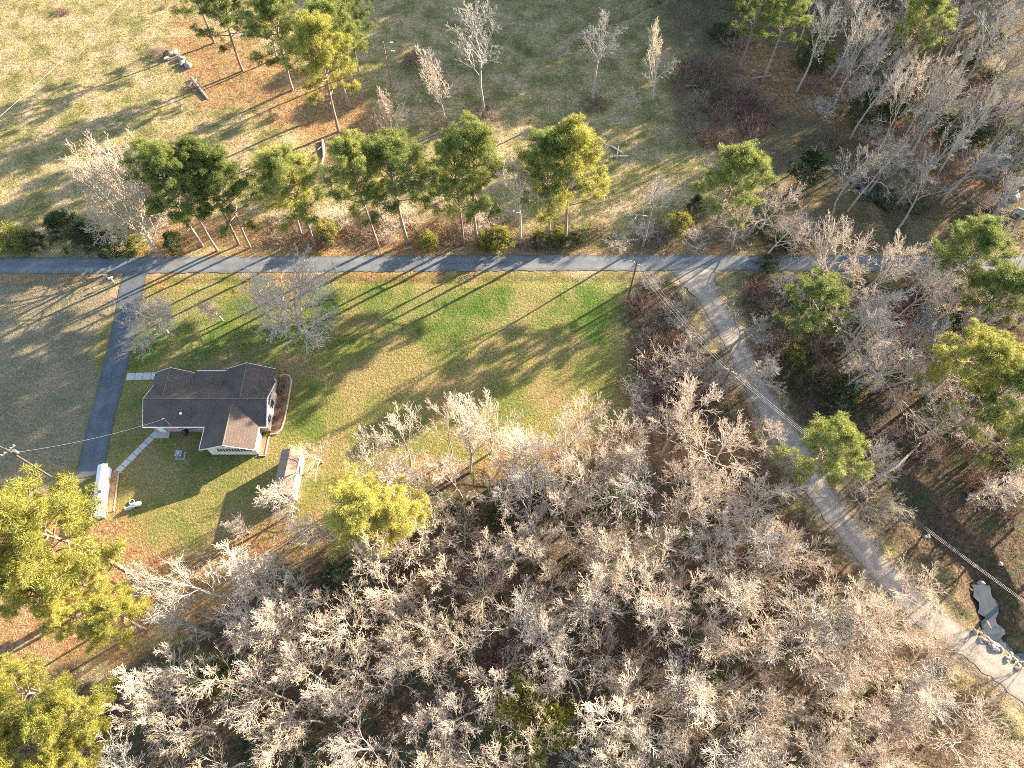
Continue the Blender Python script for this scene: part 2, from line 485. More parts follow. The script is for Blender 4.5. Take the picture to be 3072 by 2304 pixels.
m, n, b = mat('asphalt')
tc = coord(n)
nb = noise(n, .35, 5, .65, tc); nf = noise(n, 9, 3, .6, tc)
at = n.nodes.new("ShaderNodeAttribute"); at.attribute_name = 'across'
c = ramp(n, nb, [(.35, (.105, .115, .13)), (.6, (.18, .185, .19))])
tr = ramp(n, at.outputs["Fac"], [(0, (.72, .62, .5)), (.09, (.9, .88, .85)), (.25, (1.12, 1.12, 1.1)), (.5, (.85, .85, .85)), (.75, (1.12, 1.12, 1.1)), (.92, (.9, .88, .85)), (1, (.72, .62, .5))])
tr.node.color_ramp.elements[0].color = (.72, .62, .5, 1)
c = mixc(n, 1, c, tr, 'MULTIPLY')
pat = noise(n, .8, 4, .75, tc, 1.5)
c = mixc(n, mth(n, 'MULTIPLY', mth(n, 'GREATER_THAN', pat, .62), .6), c, (.085, .085, .09))
c = mixc(n, .3, c, ramp(n, nf, [(.35, (.06, .065, .07)), (.65, (.22, .22, .22))]))
n.links.new(c, b.inputs["Base Color"]); bump(n, b, nf, .25, .02)
M['asphalt'] = m
m2 = m.copy(); m2.name = 'dark_asphalt'
for nd in m2.node_tree.nodes:
    if nd.type == 'VALTORGB' and len(nd.color_ramp.elements) == 2 and abs(nd.color_ramp.elements[0].color[0] - .105) < .002:
        nd.color_ramp.elements[0].color = (.05, .06, .075, 1); nd.color_ramp.elements[1].color = (.09, .10, .115, 1)
m, n, b = mat('gravel')
tc = coord(n)
nb = noise(n, .5, 5, .6, tc); nf = noise(n, 8, 3, .7, tc)
at = n.nodes.new("ShaderNodeAttribute"); at.attribute_name = 'across'
c = ramp(n, nb, [(.35, (.23, .175, .13)), (.65, (.34, .275, .22))])
tr = ramp(n, at.outputs["Fac"], [(0, (.55, .5, .42)), (.12, (.85, .82, .78)), (.27, (1.15, 1.15, 1.15)), (.5, (.78, .77, .74)), (.73, (1.15, 1.15, 1.15)), (.88, (.85, .82, .78)), (1, (.55, .5, .42))])
c = mixc(n, 1, c, tr, 'MULTIPLY')
c = mixc(n, .4, c, ramp(n, nf, [(.35, (.18, .155, .13)), (.65, (.46, .42, .37))]))
n.links.new(c, b.inputs["Base Color"]); bump(n, b, nf, .5, .04)
M['gravel'] = m
tag(strip('paved_road', road, 3.15, M['asphalt'], .045, .5, .12, 10), kind='structure')
def gw(t, p):
    return 3.2 + 4.2 * max(0, 1 - abs(66.9 - p[1]) / 5.0) ** 1.3
tag(strip('gravel_road', grav, 3.2, M['gravel'], .033, .5, .22, 10, gw), kind='structure')
def dw(t, p): return 3.75 if p[1] > 62 else 3.55
tag(strip('driveway', drive, 3.6, m2, .033, .6, .06, 8, dw), kind='structure')
# gravel apron corners
def pad(name, pts, z, mt, th=.0):
    mb = MB(); P = [G(*p) for p in pts]
    mb.poly([(x, y, z) for x, y in P])
    return tag(mb.build(name, mt), kind='structure')
# concrete paths with joints
def path(name, a, b_, width, nseg, z=.07):
    a = Vector((*a, 0)); b_ = Vector((*b_, 0)); d = (b_ - a); L = d.length; d.normalize()
    mb = MB(); ang = math.atan2(d.y, d.x)
    for k in range(nseg):
        mb.box(k * L / nseg + .03, (k + 1) * L / nseg - .03, -width / 2, width / 2, -.05, z, ang, (a.x, a.y, 0))
    return tag(mb.build(name, M['concrete'], bevel=.01), kind='structure')
path('front_walk', G(380, 1130), G(478, 1128), 1.15, 4)
path('back_walk', G(472, 1296), G(334, 1434), .85, 8)

# water and rocks in the creek
m, n, b = mat('creek_water')
n.links.new(ramp(n, noise(n, .6, 3, .6, coord(n)), [(.3, (.035, .045, .045)), (.7, (.08, .085, .085))]), b.inputs["Base Color"])
b.inputs["Roughness"].default_value = .12; b.inputs["Specular IOR Level"].default_value = .6
bump(n, b, noise(n, 3, 3, .6, coord(n)), .15, .03)
M['water'] = m
tag(strip('creek_water', creek2[3:], 2.0, m, -.8, .5, .5, 6, crown=0), kind='structure')
o = strip('creek_water', creek2n[1:3], 1.7, m, -.6, .5, .5, 6, crown=0); tag(o, kind='structure')

def rock_mesh(seed, flat=.6):
    import bmesh
    rng = random.Random(seed)
    bm = bmesh.new(); bmesh.ops.create_icosphere(bm, subdivisions=2, radius=1)
    k = [Vector((rng.uniform(-1, 1), rng.uniform(-1, 1), rng.uniform(-1, 1))).normalized() for _ in range(7)]
    cut = [rng.uniform(.55, .85) for _ in k]
    for v in bm.verts:
        for d, c_ in zip(k, cut):
            t = v.co.dot(d)
            if t > c_: v.co -= d * (t - c_)
        v.co *= rng.uniform(.95, 1.05); v.co.z *= flat
    me = bpy.data.meshes.new('rock'); bm.to_mesh(me); bm.free(); me.materials.append(M['rock'])
    return me
rocks = [rock_mesh(k) for k in range(4)]
rng = random.Random(5)
for k in range(34):
    t = rng.random()
    x = 2935 + 125 * t + rng.uniform(-14, 18); y = 1905 + 95 * t + rng.uniform(-16, 16)
    X, Y = G(x, y)
    o = obj('rock', rocks[k % 4]); s_ = rng.uniform(.12, .42)
    o.location = (X, Y, gz(X, Y) + .1); o.scale = (s_, s_ * rng.uniform(.6, 1.2), s_); o.rotation_euler = (0, 0, rng.uniform(0, 6))
    tag(o, 'pale angular rock among the stones on the creek bank beside the gravel road', 'rock', 'rocks on the creek bank by the gravel road')
for k, (x, y, s_, lb) in enumerate([(2940, 1690, .4, 'pale rock at the head of the creek where the wires cross'), (2800, 1602, .4, 'white flat rock in the shaded ditch under the wires'), (3000, 1690, .4, 'bluish pale boulder on the far bank of the creek'), (2785, 1605, .4, 'small white rock left of the flat rock in the shaded ditch'), (3040, 590, 1.6, 'large pale boulder on the bright clearing at the right edge'), (3062, 640, 1.2, 'grey boulder just below the large pale boulder at the right edge'), (2960, 1745, .6, 'grey rock at the edge of the creek pool')]):
    X, Y = G(x, y); o = obj('rock', rocks[k % 4], None, (X, Y, gz(X, Y) + .1)); o.scale = (s_, s_ * .8, s_); o.rotation_euler = (0, 0, k)
    tag(o, lb, 'rock')

# ------------------------------------------------------------------ ranch house
hs = empty('ranch_house', (-41, 42, 0), 0, 'long ranch house with a brown shingle roof, cross gables and rear wing on the lawn', 'house')
def HP(mb, name, mt, **k):
    o = mb.build(name, mt, None, **k); o.parent = hs
    o.location = (41, -42, 0); return o
mb = MB()
mb.box(-48.6, -33.0, 39.3, 44.9, 0, 2.62)
mb.box(-48.95, -44.6, 44.9, 46.5, 0, 2.62)
mb.box(-39.2, -33.35, 44.9, 47.1, 0, 2.62)
mb.box(-40.3, -34.15, 35.95, 39.3, 0, 2.62)
# gable infills
for (x, y0, y1, zr) in ((-48.6, 39.3, 44.9, 4.2), (-33.0, 39.3, 44.9, 4.2)):
    mb.poly([(x, y0, 2.62), (x, y1, 2.62), (x, 42.1, zr)])
for (y, x0, x1, xr, zr) in ((46.5, -48.95, -44.6, -46.8, 3.85), (47.1, -39.2, -33.35, -36.3, 4.05), (35.95, -40.3, -34.15, -37.25, 4.0)):
    mb.poly([(x0, y, 2.62), (x1, y, 2.62), (xr, y, zr)])
HP(mb, 'wall', M['brick'])
mb = MB(); mb.gable(-49.1, -32.65, 38.75, 45.35, 2.72, 4.42, 'x', 42.08)
r1 = HP(mb, 'roof', M['shingle']); 
mb = MB(); mb.gable(-49.45, -44.1, 42.2, 47.0, 2.74, 4.12, 'y', -46.8); HP(mb, 'front_gable_roof', M['shingle'])
mb = MB(); mb.gable(-39.7, -32.9, 42.2, 47.6, 2.75, 4.38, 'y', -36.3); HP(mb, 'front_gable_roof', M['shingle'])
mb = MB(); mb.gable(-40.85, -33.65, 35.4, 41.4, 2.74, 4.22, 'y', -37.25); HP(mb, 'rear_wing_roof', M['shingle'])
mb = MB(); th = .12
A = [(-44.1, 45.0, 2.93), (-39.7, 45.0, 2.93), (-39.7, 47.45, 2.4), (-44.1, 47.45, 2.4)]
mb.v += A + [(x, y, z - th) for x, y, z in A]
for q in ((0,1,2,3),(7,6,5,4),(0,4,5,1),(1,5,6,2),(2,6,7,3),(3,7,4,0)): mb.f.append(q)
HP(mb, 'porch_roof', M['shingle'])
for x in (-43.6, -40.2): mb = MB().box(x - .07, x + .07, 47.1, 47.24, 0, 2.36); HP(mb, 'porch_post', M['white'])
# ridge caps
cap = simple('ridge_cap', (.17, .14, .125), (.13, .105, .095), 6)
for pts in (((-49.05, 42.08, 4.44), (-32.7, 42.08, 4.44)), ((-46.8, 42.9, 4.14), (-46.8, 46.95, 4.14)), ((-36.3, 42.3, 4.40), (-36.3, 47.55, 4.40)), ((-37.25, 35.45, 4.24), (-37.25, 41.0, 4.24))):
    mb = MB().tube(pts, .06, 6); HP(mb, 'ridge_cap', cap)
# gutters / fascia
mb = MB()
for x0, x1, y in ((-49.1, -40.9, 38.68), (-33.6, -32.65, 38.68), (-44.0, -39.8, 47.5)):
    z = 2.32 if y > 47 else 2.6
    mb.box(x0, x1, y - .06, y + .06, z - .02, z + .13)
mb.box(-40.94, -40.85, 35.4, 38.7, 2.58, 2.74); mb.box(-33.65, -33.5, 35.4, 38.7, 2.58, 2.75)
HP(mb, 'gutter', M['white'])
for (x0, x1, xr, ze, zr, y) in ((-40.85, -33.65, -37.25, 2.74, 4.22, 35.37), (-49.45, -44.1, -46.8, 2.74, 4.12, 47.03), (-39.7, -32.9, -36.3, 2.75, 4.38, 47.63)):
    mb = MB()
    for a_ in (x0, x1):
        mb.v += [(a_, y - .03, ze - .16), (a_, y + .03, ze - .16), (a_, y + .03, ze + .02), (a_, y - .03, ze + .02), (xr, y - .03, zr - .16), (xr, y + .03, zr - .16), (xr, y + .03, zr + .02), (xr, y - .03, zr + .02)]
        b0 = len(mb.v) - 8
        for q in ((0,1,2,3),(4,5,6,7),(0,1,5,4),(1,2,6,5),(2,3,7,6),(3,0,4,7)): mb.f.append(tuple(b0 + t for t in q))
    HP(mb, 'bargeboard', M['white'])
mb = MB()
for x in (-32.62, -49.13):
    for y0_ in (38.75, 45.35):
        b0 = len(mb.v)
        mb.v += [(x - .03, y0_, 2.56), (x + .03, y0_, 2.56), (x + .03, y0_, 2.74), (x - .03, y0_, 2.74), (x - .03, 42.08, 4.26), (x + .03, 42.08, 4.26), (x + .03, 42.08, 4.44), (x - .03, 42.08, 4.44)]
        for q in ((0,1,2,3),(4,5,6,7),(0,1,5,4),(1,2,6,5),(2,3,7,6),(3,0,4,7)): mb.f.append(tuple(b0 + t for t in q))
HP(mb, 'bargeboard', M['white'])
def window(x0, x1, z0, z1, y, side, name='window'):
    g = MB()
    if side in 'SN': s_ = -.03 if side == 'S' else .03; g.box(x0, x1, y + min(0, s_), y + max(0, s_), z0, z1)
    else: s_ = .03 if side == 'E' else -.03; g.box(y + min(0, s_), y + max(0, s_), x0, x1, z0, z1)
    gl = HP(g, name, M['glass'])
    f = MB(); t = .07
    for a0, a1, c0, c1 in ((x0 - t, x1 + t, z0 - t, z0), (x0 - t, x1 + t, z1, z1 + t), (x0 - t, x0, z0, z1), (x1, x1 + t, z0, z1)):
        if side == 'S': f.box(a0, a1, y - .07, y, c0, c1)
        elif side == 'N': f.box(a0, a1, y, y + .07, c0, c1)
        elif side == 'E': f.box(y, y + .07, a0, a1, c0, c1)
        else: f.box(y - .07, y, a0, a1, c0, c1)
    fo = f.build('window_frame', M['white']); fo.parent = gl
    return gl
for x in (-45.3, -43.4): window(x, x + .9, 1.0, 2.1, 39.3, 'S')
window(-41.9, -41.0, .9, 2.1, 39.3, 'S')
for x in (-47.6, -37.2): window(x, x + 1.5, .8, 2.1, 46.5 if x < -40 else 47.1, 'N')
for y in (40.0, 42.2): window(y, y + 1.2, .9, 2.1, -33.0, 'E')
window(45.4, 46.6, .9, 2.1, -33.35, 'E')
window(40.4, 41.4, .9, 2.1, -48.6, 'W'); window(43.2, 44.2, .9, 2.1, -48.6, 'W')
# sunroom face on the rear wing: white with a row of dark panes
mb = MB().box(-40.25, -34.2, 35.86, 35.95, .1, 2.6); HP(mb, 'sunroom_wall', M['white'])
mb = MB().box(-34.15, -34.05, 35.95, 38.6, .1, 2.6); HP(mb, 'sunroom_wall', M['white'])
for k in range(12):
    x = -38.95 + k * .385
    window(x, x + .27, 1.25, 2.15, 35.86, 'S')
mb = MB().box(-48.05, -47.1, 39.2, 39.3, .15, 2.15); dr = HP(mb, 'door', M['white'])
mb = MB().box(-47.25, -47.18, 39.14, 39.2, 1.0, 1.08); d2 = mb.build('handle', M['metal']); d2.parent = dr
mb = MB().box(-42.6, -41.7, 44.9, 45.0, .15, 2.2); dr = HP(mb, 'door', M['wood'])
mb = MB().box(-41.85, -41.78, 45.0, 45.06, 1.1, 1.18); d2 = mb.build('handle', M['metal']); d2.parent = dr
mb = MB().box(-48.5, -46.7, 38.3, 39.3, 0, .15); HP(mb, 'doorstep', M['concrete'])
mb = MB().box(-44.1, -39.7, 44.9, 47.3, 0, .14); HP(mb, 'porch_floor', M['concrete'])
X, Y = G(545, 1243, 3.5)
mb = MB().tube([(X, Y, 3.1), (X, Y, 3.75)], .09, 10); v1 = HP(mb, 'roof_vent', M['metal'])
mb = MB().tube([(X, Y, 3.75), (X, Y, 3.86)], .19, 12); v2 = mb.build('vent_cap', M['white']); v2.parent = v1
for xx, yy in ((-35.2, 41.9), (-34.2, 43.6)):
    mb = MB().tube([(xx, yy, 3.6), (xx, yy, 4.45 if xx < -35 else 4.15)], .05, 8); HP(mb, 'vent_pipe', M['metal'])
# service mast with bracket
X, Y = G(503, 1266, 3.2)
mb = MB().tube([(X, Y, 2.7), (X, Y, 4.2)], .05, 8); mb.tube([(X, Y, 4.1), (X - .3, Y + .05, 4.25)], .04, 6); mb.tube([(X, Y, 3.9), (X + .45, Y - .45, 3.0)], .04, 6)
HP(mb, 'service_mast', M['metal'])
MAST = (X, Y, 4.2)

# garden bed at the east gable
gb = empty('garden_bed', (-32.2, 43.5, 0), 0, 'narrow mulched garden bed with brick edging along the sunny end of the house', 'garden bed')
edge = [(-33.2, 47.9), (-32.75, 48.2), (-31.9, 48.1), (-31.4, 47.3), (-31.35, 44), (-31.4, 41), (-31.6, 39.6), (-32.1, 39.0), (-33.0, 38.85)]
mb = MB(); mb.poly([(x, y, .12) for x, y in edge] + [(-33.0, 39.3, .12), (-33.05, 47.3, .12)]); o = mb.build('mulch', M['mulch'], gb); o.location = (32.2, -43.5, 0)
mb = MB(); mb.tube([(x, y, .1) for x, y in edge], .13, 6); o = mb.build('brick_edging', M['terracotta'], gb); o.location = (32.2, -43.5, 0)
BEDPL = [(-32.4, 47.4), (-32.1, 46.3), (-32.5, 45.3), (-32.0, 44.2), (-32.4, 43.2), (-32.0, 42.1), (-32.4, 41.1), (-32.2, 40.1)]
gb2 = empty('garden_bed', (-33.7, 37.3, 0), 0, 'short mulched bed with brick edging beside the white sunroom wall of the rear wing', 'garden bed')
mb = MB().box(-34.0, -33.2, 35.8, 38.4, 0, .1); o = mb.build('mulch', M['mulch'], gb2); o.location = (33.7, -37.3, 0)
mb = MB(); mb.tube([(-34.0, 35.7, .1), (-33.1, 35.7, .1), (-33.1, 38.5, .1)], .1, 6); o = mb.build('brick_edging', M['terracotta'], gb2); o.location = (33.7, -37.3, 0)

# air conditioner
ac = empty('air_conditioner', (*G(543, 1368), 0), 0, 'grey square air conditioning unit standing behind the sunroom of the house', 'air conditioner')
MB().box(-.6, .6, -.55, .55, 0, .1).build('pad', M['concrete'], ac)
MB().box(-.45, .45, -.42, .42, .1, .95).build('cabinet', M['metal'], ac, bevel=.03)
mb = MB(); mb.tube([(0, 0, .95), (0, 0, .98)], .36, 20); fn = mb.build('fan_opening', M['black'], ac)
mb = MB()
for r in (.12, .22, .32): mb.tube([(r * math.cos(t * math.pi / 8), r * math.sin(t * math.pi / 8), .995) for t in range(17)], .012, 5, cap=False)
for t in range(4): mb.box(-.36, .36, -.012, .012, .985, 1.0, t * math.pi / 4)
mb.build('guard', M['white'], fn)
# kettle grill under cover
gr = empty('kettle_grill', (*G(562, 1306), 0), 0, 'round black kettle grill standing on the grass behind the house', 'grill')
mb = MB(); mb.tube([(0, 0, .5), (0, 0, .62), (0, 0, .78), (0, 0, .9), (0, 0, 1.02), (0, 0, 1.1)], [.2, .42, .5, .5, .34, .1], 18); mb.build('bowl', M['black'], gr, smooth=True)
mb = MB(); mb.tube([(0, 0, 1.08), (0, 0, 1.16)], .07, 8); mb.build('lid_handle', M['white'], gr)
for t in range(3):
    a_ = t * 2.1; MB().tube([(.18 * math.cos(a_), .18 * math.sin(a_), .55), (.4 * math.cos(a_), .4 * math.sin(a_), 0)], .025, 6).build('leg', M['metal'], gr)

# propane tank
x0, y0 = G(398, 1521)
pt = empty('propane_tank', (x0, y0, 0), math.radians(16), 'white horizontal propane tank lying on the yard beside the big pine', 'gas tank')
L = 1.15
mb = MB(); mb.tube([(-.1, 0, .5), (.0, 0, .5), (.12, 0, .5), (L, 0, .5), (L + .12, 0, .5), (L + .2, 0, .5)], [.06, .22, .3, .3, .22, .06], 20); mb.build('tank', M['white'], pt, smooth=True)
for x in (.2, 1.0): MB().box(x - .06, x + .06, -.25, .25, 0, .28).build('leg', M['concrete'], pt)
mb = MB(); mb.tube([(.6, 0, .78), (.6, 0, .9)], .1, 12); mb.build('valve_dome', M['white'], pt, smooth=False)
MB().box(-.95, -.1, -.28, .15, .02, .14).build('slab', M['concrete'], pt)
th_ = empty('hose_reel', (*G(397, 1507), 0), 0, 'coiled pale hose ring on the grass beside the propane tank', 'hose')
mb = MB()
for k in range(3): mb.tube([(.32 * math.cos(t * math.pi / 10), .32 * math.sin(t * math.pi / 10), .05 + k * .05) for t in range(21)], .035, 6, cap=False)
mb.build('coil', M['white'], th_)

# shed in front of the wood
sh = empty('garden_shed', (-29.0, 32.4, 0), math.radians(-2.5), 'shed with a tan sheet roof and a bright white side wall at the lawn edge', 'shed')
MB().box(-1.15, 1.15, -2.9, 2.9, 0, 2.5).build('wall', M['white'], sh)
mb = MB(); 
for y in (-2.9, 2.9): mb.poly([(-1.15, y, 2.5), (1.15, y, 2.5), (0, y, 2.95)])
mb.build('gable_wall', M['white'], sh)
mb = MB(); mb.gable(-1.25, 1.25, -3.05, 3.05, 2.55, 3.05, 'y', 0, .1); mb.build('roof', M['tan'], sh)
dr = MB().box(-.5, .5, -2.96, -2.9, .05, 2.0).build('door', M['wood'], sh)
MB().box(.36, .42, -3.01, -2.96, 1.0, 1.1).build('handle', M['metal'], dr)
wn = MB().box(1.15, 1.2, .5, 1.3, 1.1, 1.8).build('window', M['glass'], sh)
f = MB(); f.box(1.15, 1.22, .42, 1.38, 1.8, 1.88); f.box(1.15, 1.22, .42, 1.38, 1.02, 1.1); f.build('window_frame', M['white'], wn)

# long white outbuilding partly under the pine
a0 = Vector((*G(333, 1405), 0)); a1 = Vector((*G(312, 1560), 0))
ang = math.atan2((a0 - a1).y, (a0 - a1).x)
wb = empty('outbuilding', ((a0.x + a1.x) / 2 - .35, (a0.y + a1.y) / 2, 0), ang, 'long low narrow white outbuilding half hidden under the big pine', 'outbuilding')
Lw = (a0 - a1).length / 2
MB().box(-Lw + .2, Lw - .2, -.5, .5, 0, 1.4).build('wall', M['white'], wb)
mb = MB(); mb.gable(-Lw, Lw, -.62, .62, 1.42, 1.62, 'x', 0, .06); rf = mb.build('roof', M['white'], wb)
mb = MB()
for k in range(9): x = -Lw + .3 + k * (2 * Lw - .6) / 8; mb.tube([(x, -.61, 1.44), (x, 0, 1.64), (x, .61, 1.44)], .015, 5)
mb.build('roof_rib', M['white'], rf)
MB().box(-.5, -.2, -.35, -.08, 1.5, 1.8).build('roof_vent', M['black'], wb)
dr = MB().box(1.2, 2.0, -.54, -.5, .05, 1.3).build('door', M['wood'], wb)
MB().box(1.3, 1.36, -.58, -.54, .7, .8).build('handle', M['metal'], dr)
g3 = empty('garden_bed', (*G(338, 1475), 0), ang, 'thin earth bed with a pale timber edge along the white outbuilding', 'garden bed')
MB().box(-2.8, 2.8, -.45, .45, 0, .08).build('soil', M['mulch'], g3)
MB().box(-2.8, 2.8, -.55, -.45, 0, .15).build('timber_edge', M['terracotta'], g3)

# mailbox, signs, poles
mbx = empty('mailbox', (*G(343, 848), 0), .5, 'pale mailbox on a post beside the driveway entrance', 'mailbox')
MB().box(-.06, .06, -.06, .06, 0, 1.05).build('post', M['white'], mbx)
mb = MB(); mb.box(-.32, .32, -.14, .14, 1.05, 1.22); mb.tube([(-.32, 0, 1.22), (.32, 0, 1.22)], .14, 14); bx = mb.build('box', M['white'], mbx)
MB().box(.1, .3, -.18, -.15, 1.2, 1.32).build('flag', M['terracotta'], bx)
mbx2 = empty('newspaper_box', (*G(325, 838), 0), .5, 'small grey paper box on a short post left of the pale mailbox', 'paper box')
MB().box(-.05, .05, -.05, .05, 0, .9).build('post', M['wood'], mbx2)
MB().box(-.22, .22, -.12, .12, .9, 1.12).build('box', M['metal'], mbx2)

sg = empty('road_sign', (*G(1008, 819), 0), 0, 'thin brown roadside post with a small round disc at the edge of the paved road', 'sign')
mb = MB().tube([(0, 0, 0), (-.05, 0, 3.3)], .05, 8, .035); mb.build('post', M['polewood'], sg)
mb = MB(); mb.tube([(.14, -.02, 1.1), (.14, .02, 1.1)], .24, 16); mb.build('disc', M['white'], sg)

def upole(base, top_z, label, rot=0.5, tf=True):
    r = empty('utility_pole', (*base, 0), rot, label, 'pole')
    mb = MB().tube([(0, 0, -.2), (0, 0, top_z)], .15, 10, .10); mb.build('pole', M['polewood'], r)
    ca = MB().box(-.9, .9, -.05, .05, top_z - .75, top_z - .6).build('crossarm', M['wood'], r)
    for x in (-.82, -.4, .4, .82):
        mb = MB(); mb.tube([(x, 0, top_z - .6), (x, 0, top_z - .52), (x, 0, top_z - .4)], [.05, .07, .04], 8); mb.build('insulator', M['white'], ca)
    if tf:
        mb = MB(); mb.tube([(.32, 0, top_z - 2.0), (.32, 0, top_z - 1.2)], .2, 12); mb.build('transformer', M['metal'], r)
    return r
def base_of(tx, ty, z):
    return G(tx, ty, z)
pA = base_of(14, 1345, 10); upole(pA, 10, 'utility pole with crossarm leaning out at the left edge beside the big pine', .9)
pB = base_of(1912, 783, 9.5); upole(pB, 9.5, 'utility pole at the top of the brush strip below the paved road', -.6, False)
pC = base_of(2195, 1105, 10); upole(pC, 10, 'utility pole standing between bare trees beside the gravel road bend', -.6, False)
pD = base_of(3350, 1990, 9)
def wire(a_, b_, sag, r, label, n=14):
    pts = []
    for k in range(n + 1):
        t = k / n
        pts.append((a_[0] + (b_[0] - a_[0]) * t, a_[1] + (b_[1] - a_[1]) * t, a_[2] + (b_[2] - a_[2]) * t - 4 * sag * t * (1 - t)))
    o = MB().tube(pts, r, 5).build('overhead_wire', M['wire'])
    return tag(o, label, 'wire', 'overhead wires')
for k, (off, nm) in enumerate(((-.95, 'left'), (0, 'middle'), (.95, 'right'))):
    ca_, sa_ = math.cos(-.6) * off, math.sin(-.6) * off
    wire((pB[0] + ca_, pB[1] + sa_, 9.0), (pC[0] + ca_, pC[1] + sa_, 9.5), .8, .009, nm + ' wire of the three over the brush strip left of the gravel road')
    wire((pC[0] + ca_, pC[1] + sa_, 9.5), (pD[0] + ca_, pD[1] + sa_, 8.5), 1.4, .009, nm + ' wire of the three running down over the gravel road to the creek')
wire((pA[0], pA[1], 8.6), MAST, .9, .011, 'single service wire from the left pole across the driveway to the house')
wire((pA[0], pA[1], 9.5), (pA[0] - 30, pA[1] + 14, 9.5), .9, .02, 'single wire leaving the left pole past the left edge')
q0 = G(380, -5, 8); q1 = G(0, 352, 8)
dx, dy = q0[0] - q1[0], q0[1] - q1[1]
wire((q1[0] - dx * .3, q1[1] - dy * .3, 8.6), (q0[0] + dx * .3, q0[1] + dy * .3, 8.6), .8, .028, 'pale overhead wire crossing the dry field in the upper left corner')

lp = base_of(1150, 128, 9)
r = empty('lamp_post', (*lp, 0), 0, 'bare pole with two short curved arms behind the pine group', 'lamp post')
MB().tube([(0, 0, -.2), (0, 0, 9.2)], .13, 10, .09).build('pole', M['wood'], r)
for z in (8.9, 7.3):
    a1_ = MB().tube([(0, 0, z - .9), (.25, 0, z - .35), (.7, .1, z), (1.3, .15, z + .05)], .05, 6).build('arm', M['metal'], r)
    MB().box(1.15, 1.65, .05, .25, z - .05, z + .1).build('lamp_head', M['white'], a1_)

# ------------------------------------------------------------------ trees
def tubes(segs, nside):
    """segs list of (p,q,r0,r1) -> verts, quads"""
    A = np.array([s_[0] for s_ in segs], dtype=float); B = np.array([s_[1] for s_ in segs], dtype=float)
    r0 = np.array([s_[2] for s_ in segs])[:, None]; r1 = np.array([s_[3] for s_ in segs])[:, None]
    D = B - A; D /= np.linalg.norm(D, axis=1, keepdims=True) + 1e-9
    ref = np.where(np.abs(D[:, 2:3]) < .8, np.array([[0, 0, 1.0]]), np.array([[1.0, 0, 0]]))
    U = np.cross(D, ref); U /= np.linalg.norm(U, axis=1, keepdims=True); W = np.cross(D, U)
    n = len(segs); V = np.zeros((n, 2, nside, 3))
    for k in range(nside):
        t = 2 * math.pi * k / nside
        d = U * math.cos(t) + W * math.sin(t)
        V[:, 0, k] = A + d * r0; V[:, 1, k] = B + d * r1
    base = (np.arange(n) * 2 * nside)[:, None]
    F_ = []
    for k in range(nside):
        k2 = (k + 1) % nside
        F_.append(np.concatenate([base + k, base + k2, base + nside + k2, base + nside + k], 1))
    return V.reshape(-1, 3), np.stack(F_, 1).reshape(-1, 4)

def tmesh(name, segs_by_sides, material):
    Vs = []; Fs = []; o = 0
    for segs, ns in segs_by_sides:
        if not segs: continue
        v, f = tubes(segs, ns); Vs.append(v); Fs.append(f + o); o += len(v)
    return mesh_np(name, np.concatenate(Vs), 4, np.concatenate(Fs), [material], smooth=True)

def nrm(x, y, z):
    l = math.sqrt(x * x + y * y + z * z) or 1; return (x / l, y / l, z / l)

def grow(p, d, L, r, lev, rng, out, cfg):
    n = cfg['n'][lev]; wob = cfg['wob'][lev]; trop = cfg['trop'][lev]; st = L / n
    nodes = [(p, d, r)]
    rend = max(r * cfg['taper'][lev], cfg['rmin'])
    for k in range(n):
        d = nrm(d[0] + rng.gauss(0, wob), d[1] + rng.gauss(0, wob), d[2] + rng.gauss(0, wob) + trop)
        q = (p[0] + d[0] * st, p[1] + d[1] * st, p[2] + d[2] * st)
        ra = r + (rend - r) * k / n; rb = r + (rend - r) * (k + 1) / n
        out[lev].append((p, q, ra, rb)); nodes.append((q, d, rb)); p = q
    if lev + 1 >= len(cfg['n']): return
    kk = cfg['k'][lev]; kk = max(1, int(kk * rng.uniform(.8, 1.25) + .5)); s0 = cfg['start'][lev]
    az = rng.uniform(0, 6.28)
    for c_ in range(kk):
        t = s0 + (1 - s0) * (c_ + rng.uniform(.2, .8)) / kk
        f = t * n; i0 = min(int(f), n - 1); fr = f - i0
        a_, b_ = nodes[i0], nodes[i0 + 1]
        pp = tuple(a_[0][q] + (b_[0][q] - a_[0][q]) * fr for q in range(3)); dd = b_[1]; rr = a_[2] + (b_[2] - a_[2]) * fr
        az += 2.4 + rng.uniform(-.4, .4)
        an = math.radians(rng.uniform(*cfg['ang'][lev]))
        ref = (0, 0, 1) if abs(dd[2]) < .9 else (1, 0, 0)
        u = nrm(dd[1] * ref[2] - dd[2] * ref[1], dd[2] * ref[0] - dd[0] * ref[2], dd[0] * ref[1] - dd[1] * ref[0])
        w_ = (dd[1] * u[2] - dd[2] * u[1], dd[2] * u[0] - dd[0] * u[2], dd[0] * u[1] - dd[1] * u[0])
        ca_, sa_ = math.cos(az), math.sin(az); c1, s1_ = math.cos(an), math.sin(an)
        nd = nrm(*(dd[q] * c1 + (u[q] * ca_ + w_[q] * sa_) * s1_ for q in range(3)))
        nl = L * cfg['len'][lev] * (1.1 - .55 * (t - s0) / (1 - s0 + 1e-6)) * rng.uniform(.75, 1.2)
        if lev == 0: nl = cfg['limb'] * (1.05 - cfg['topfall'] * (t - s0) / (1 - s0)) * rng.uniform(.8, 1.15)
        grow(pp, nd, nl, max(rr * cfg['rr'][lev], cfg['rmin']), lev + 1, rng, out, cfg)

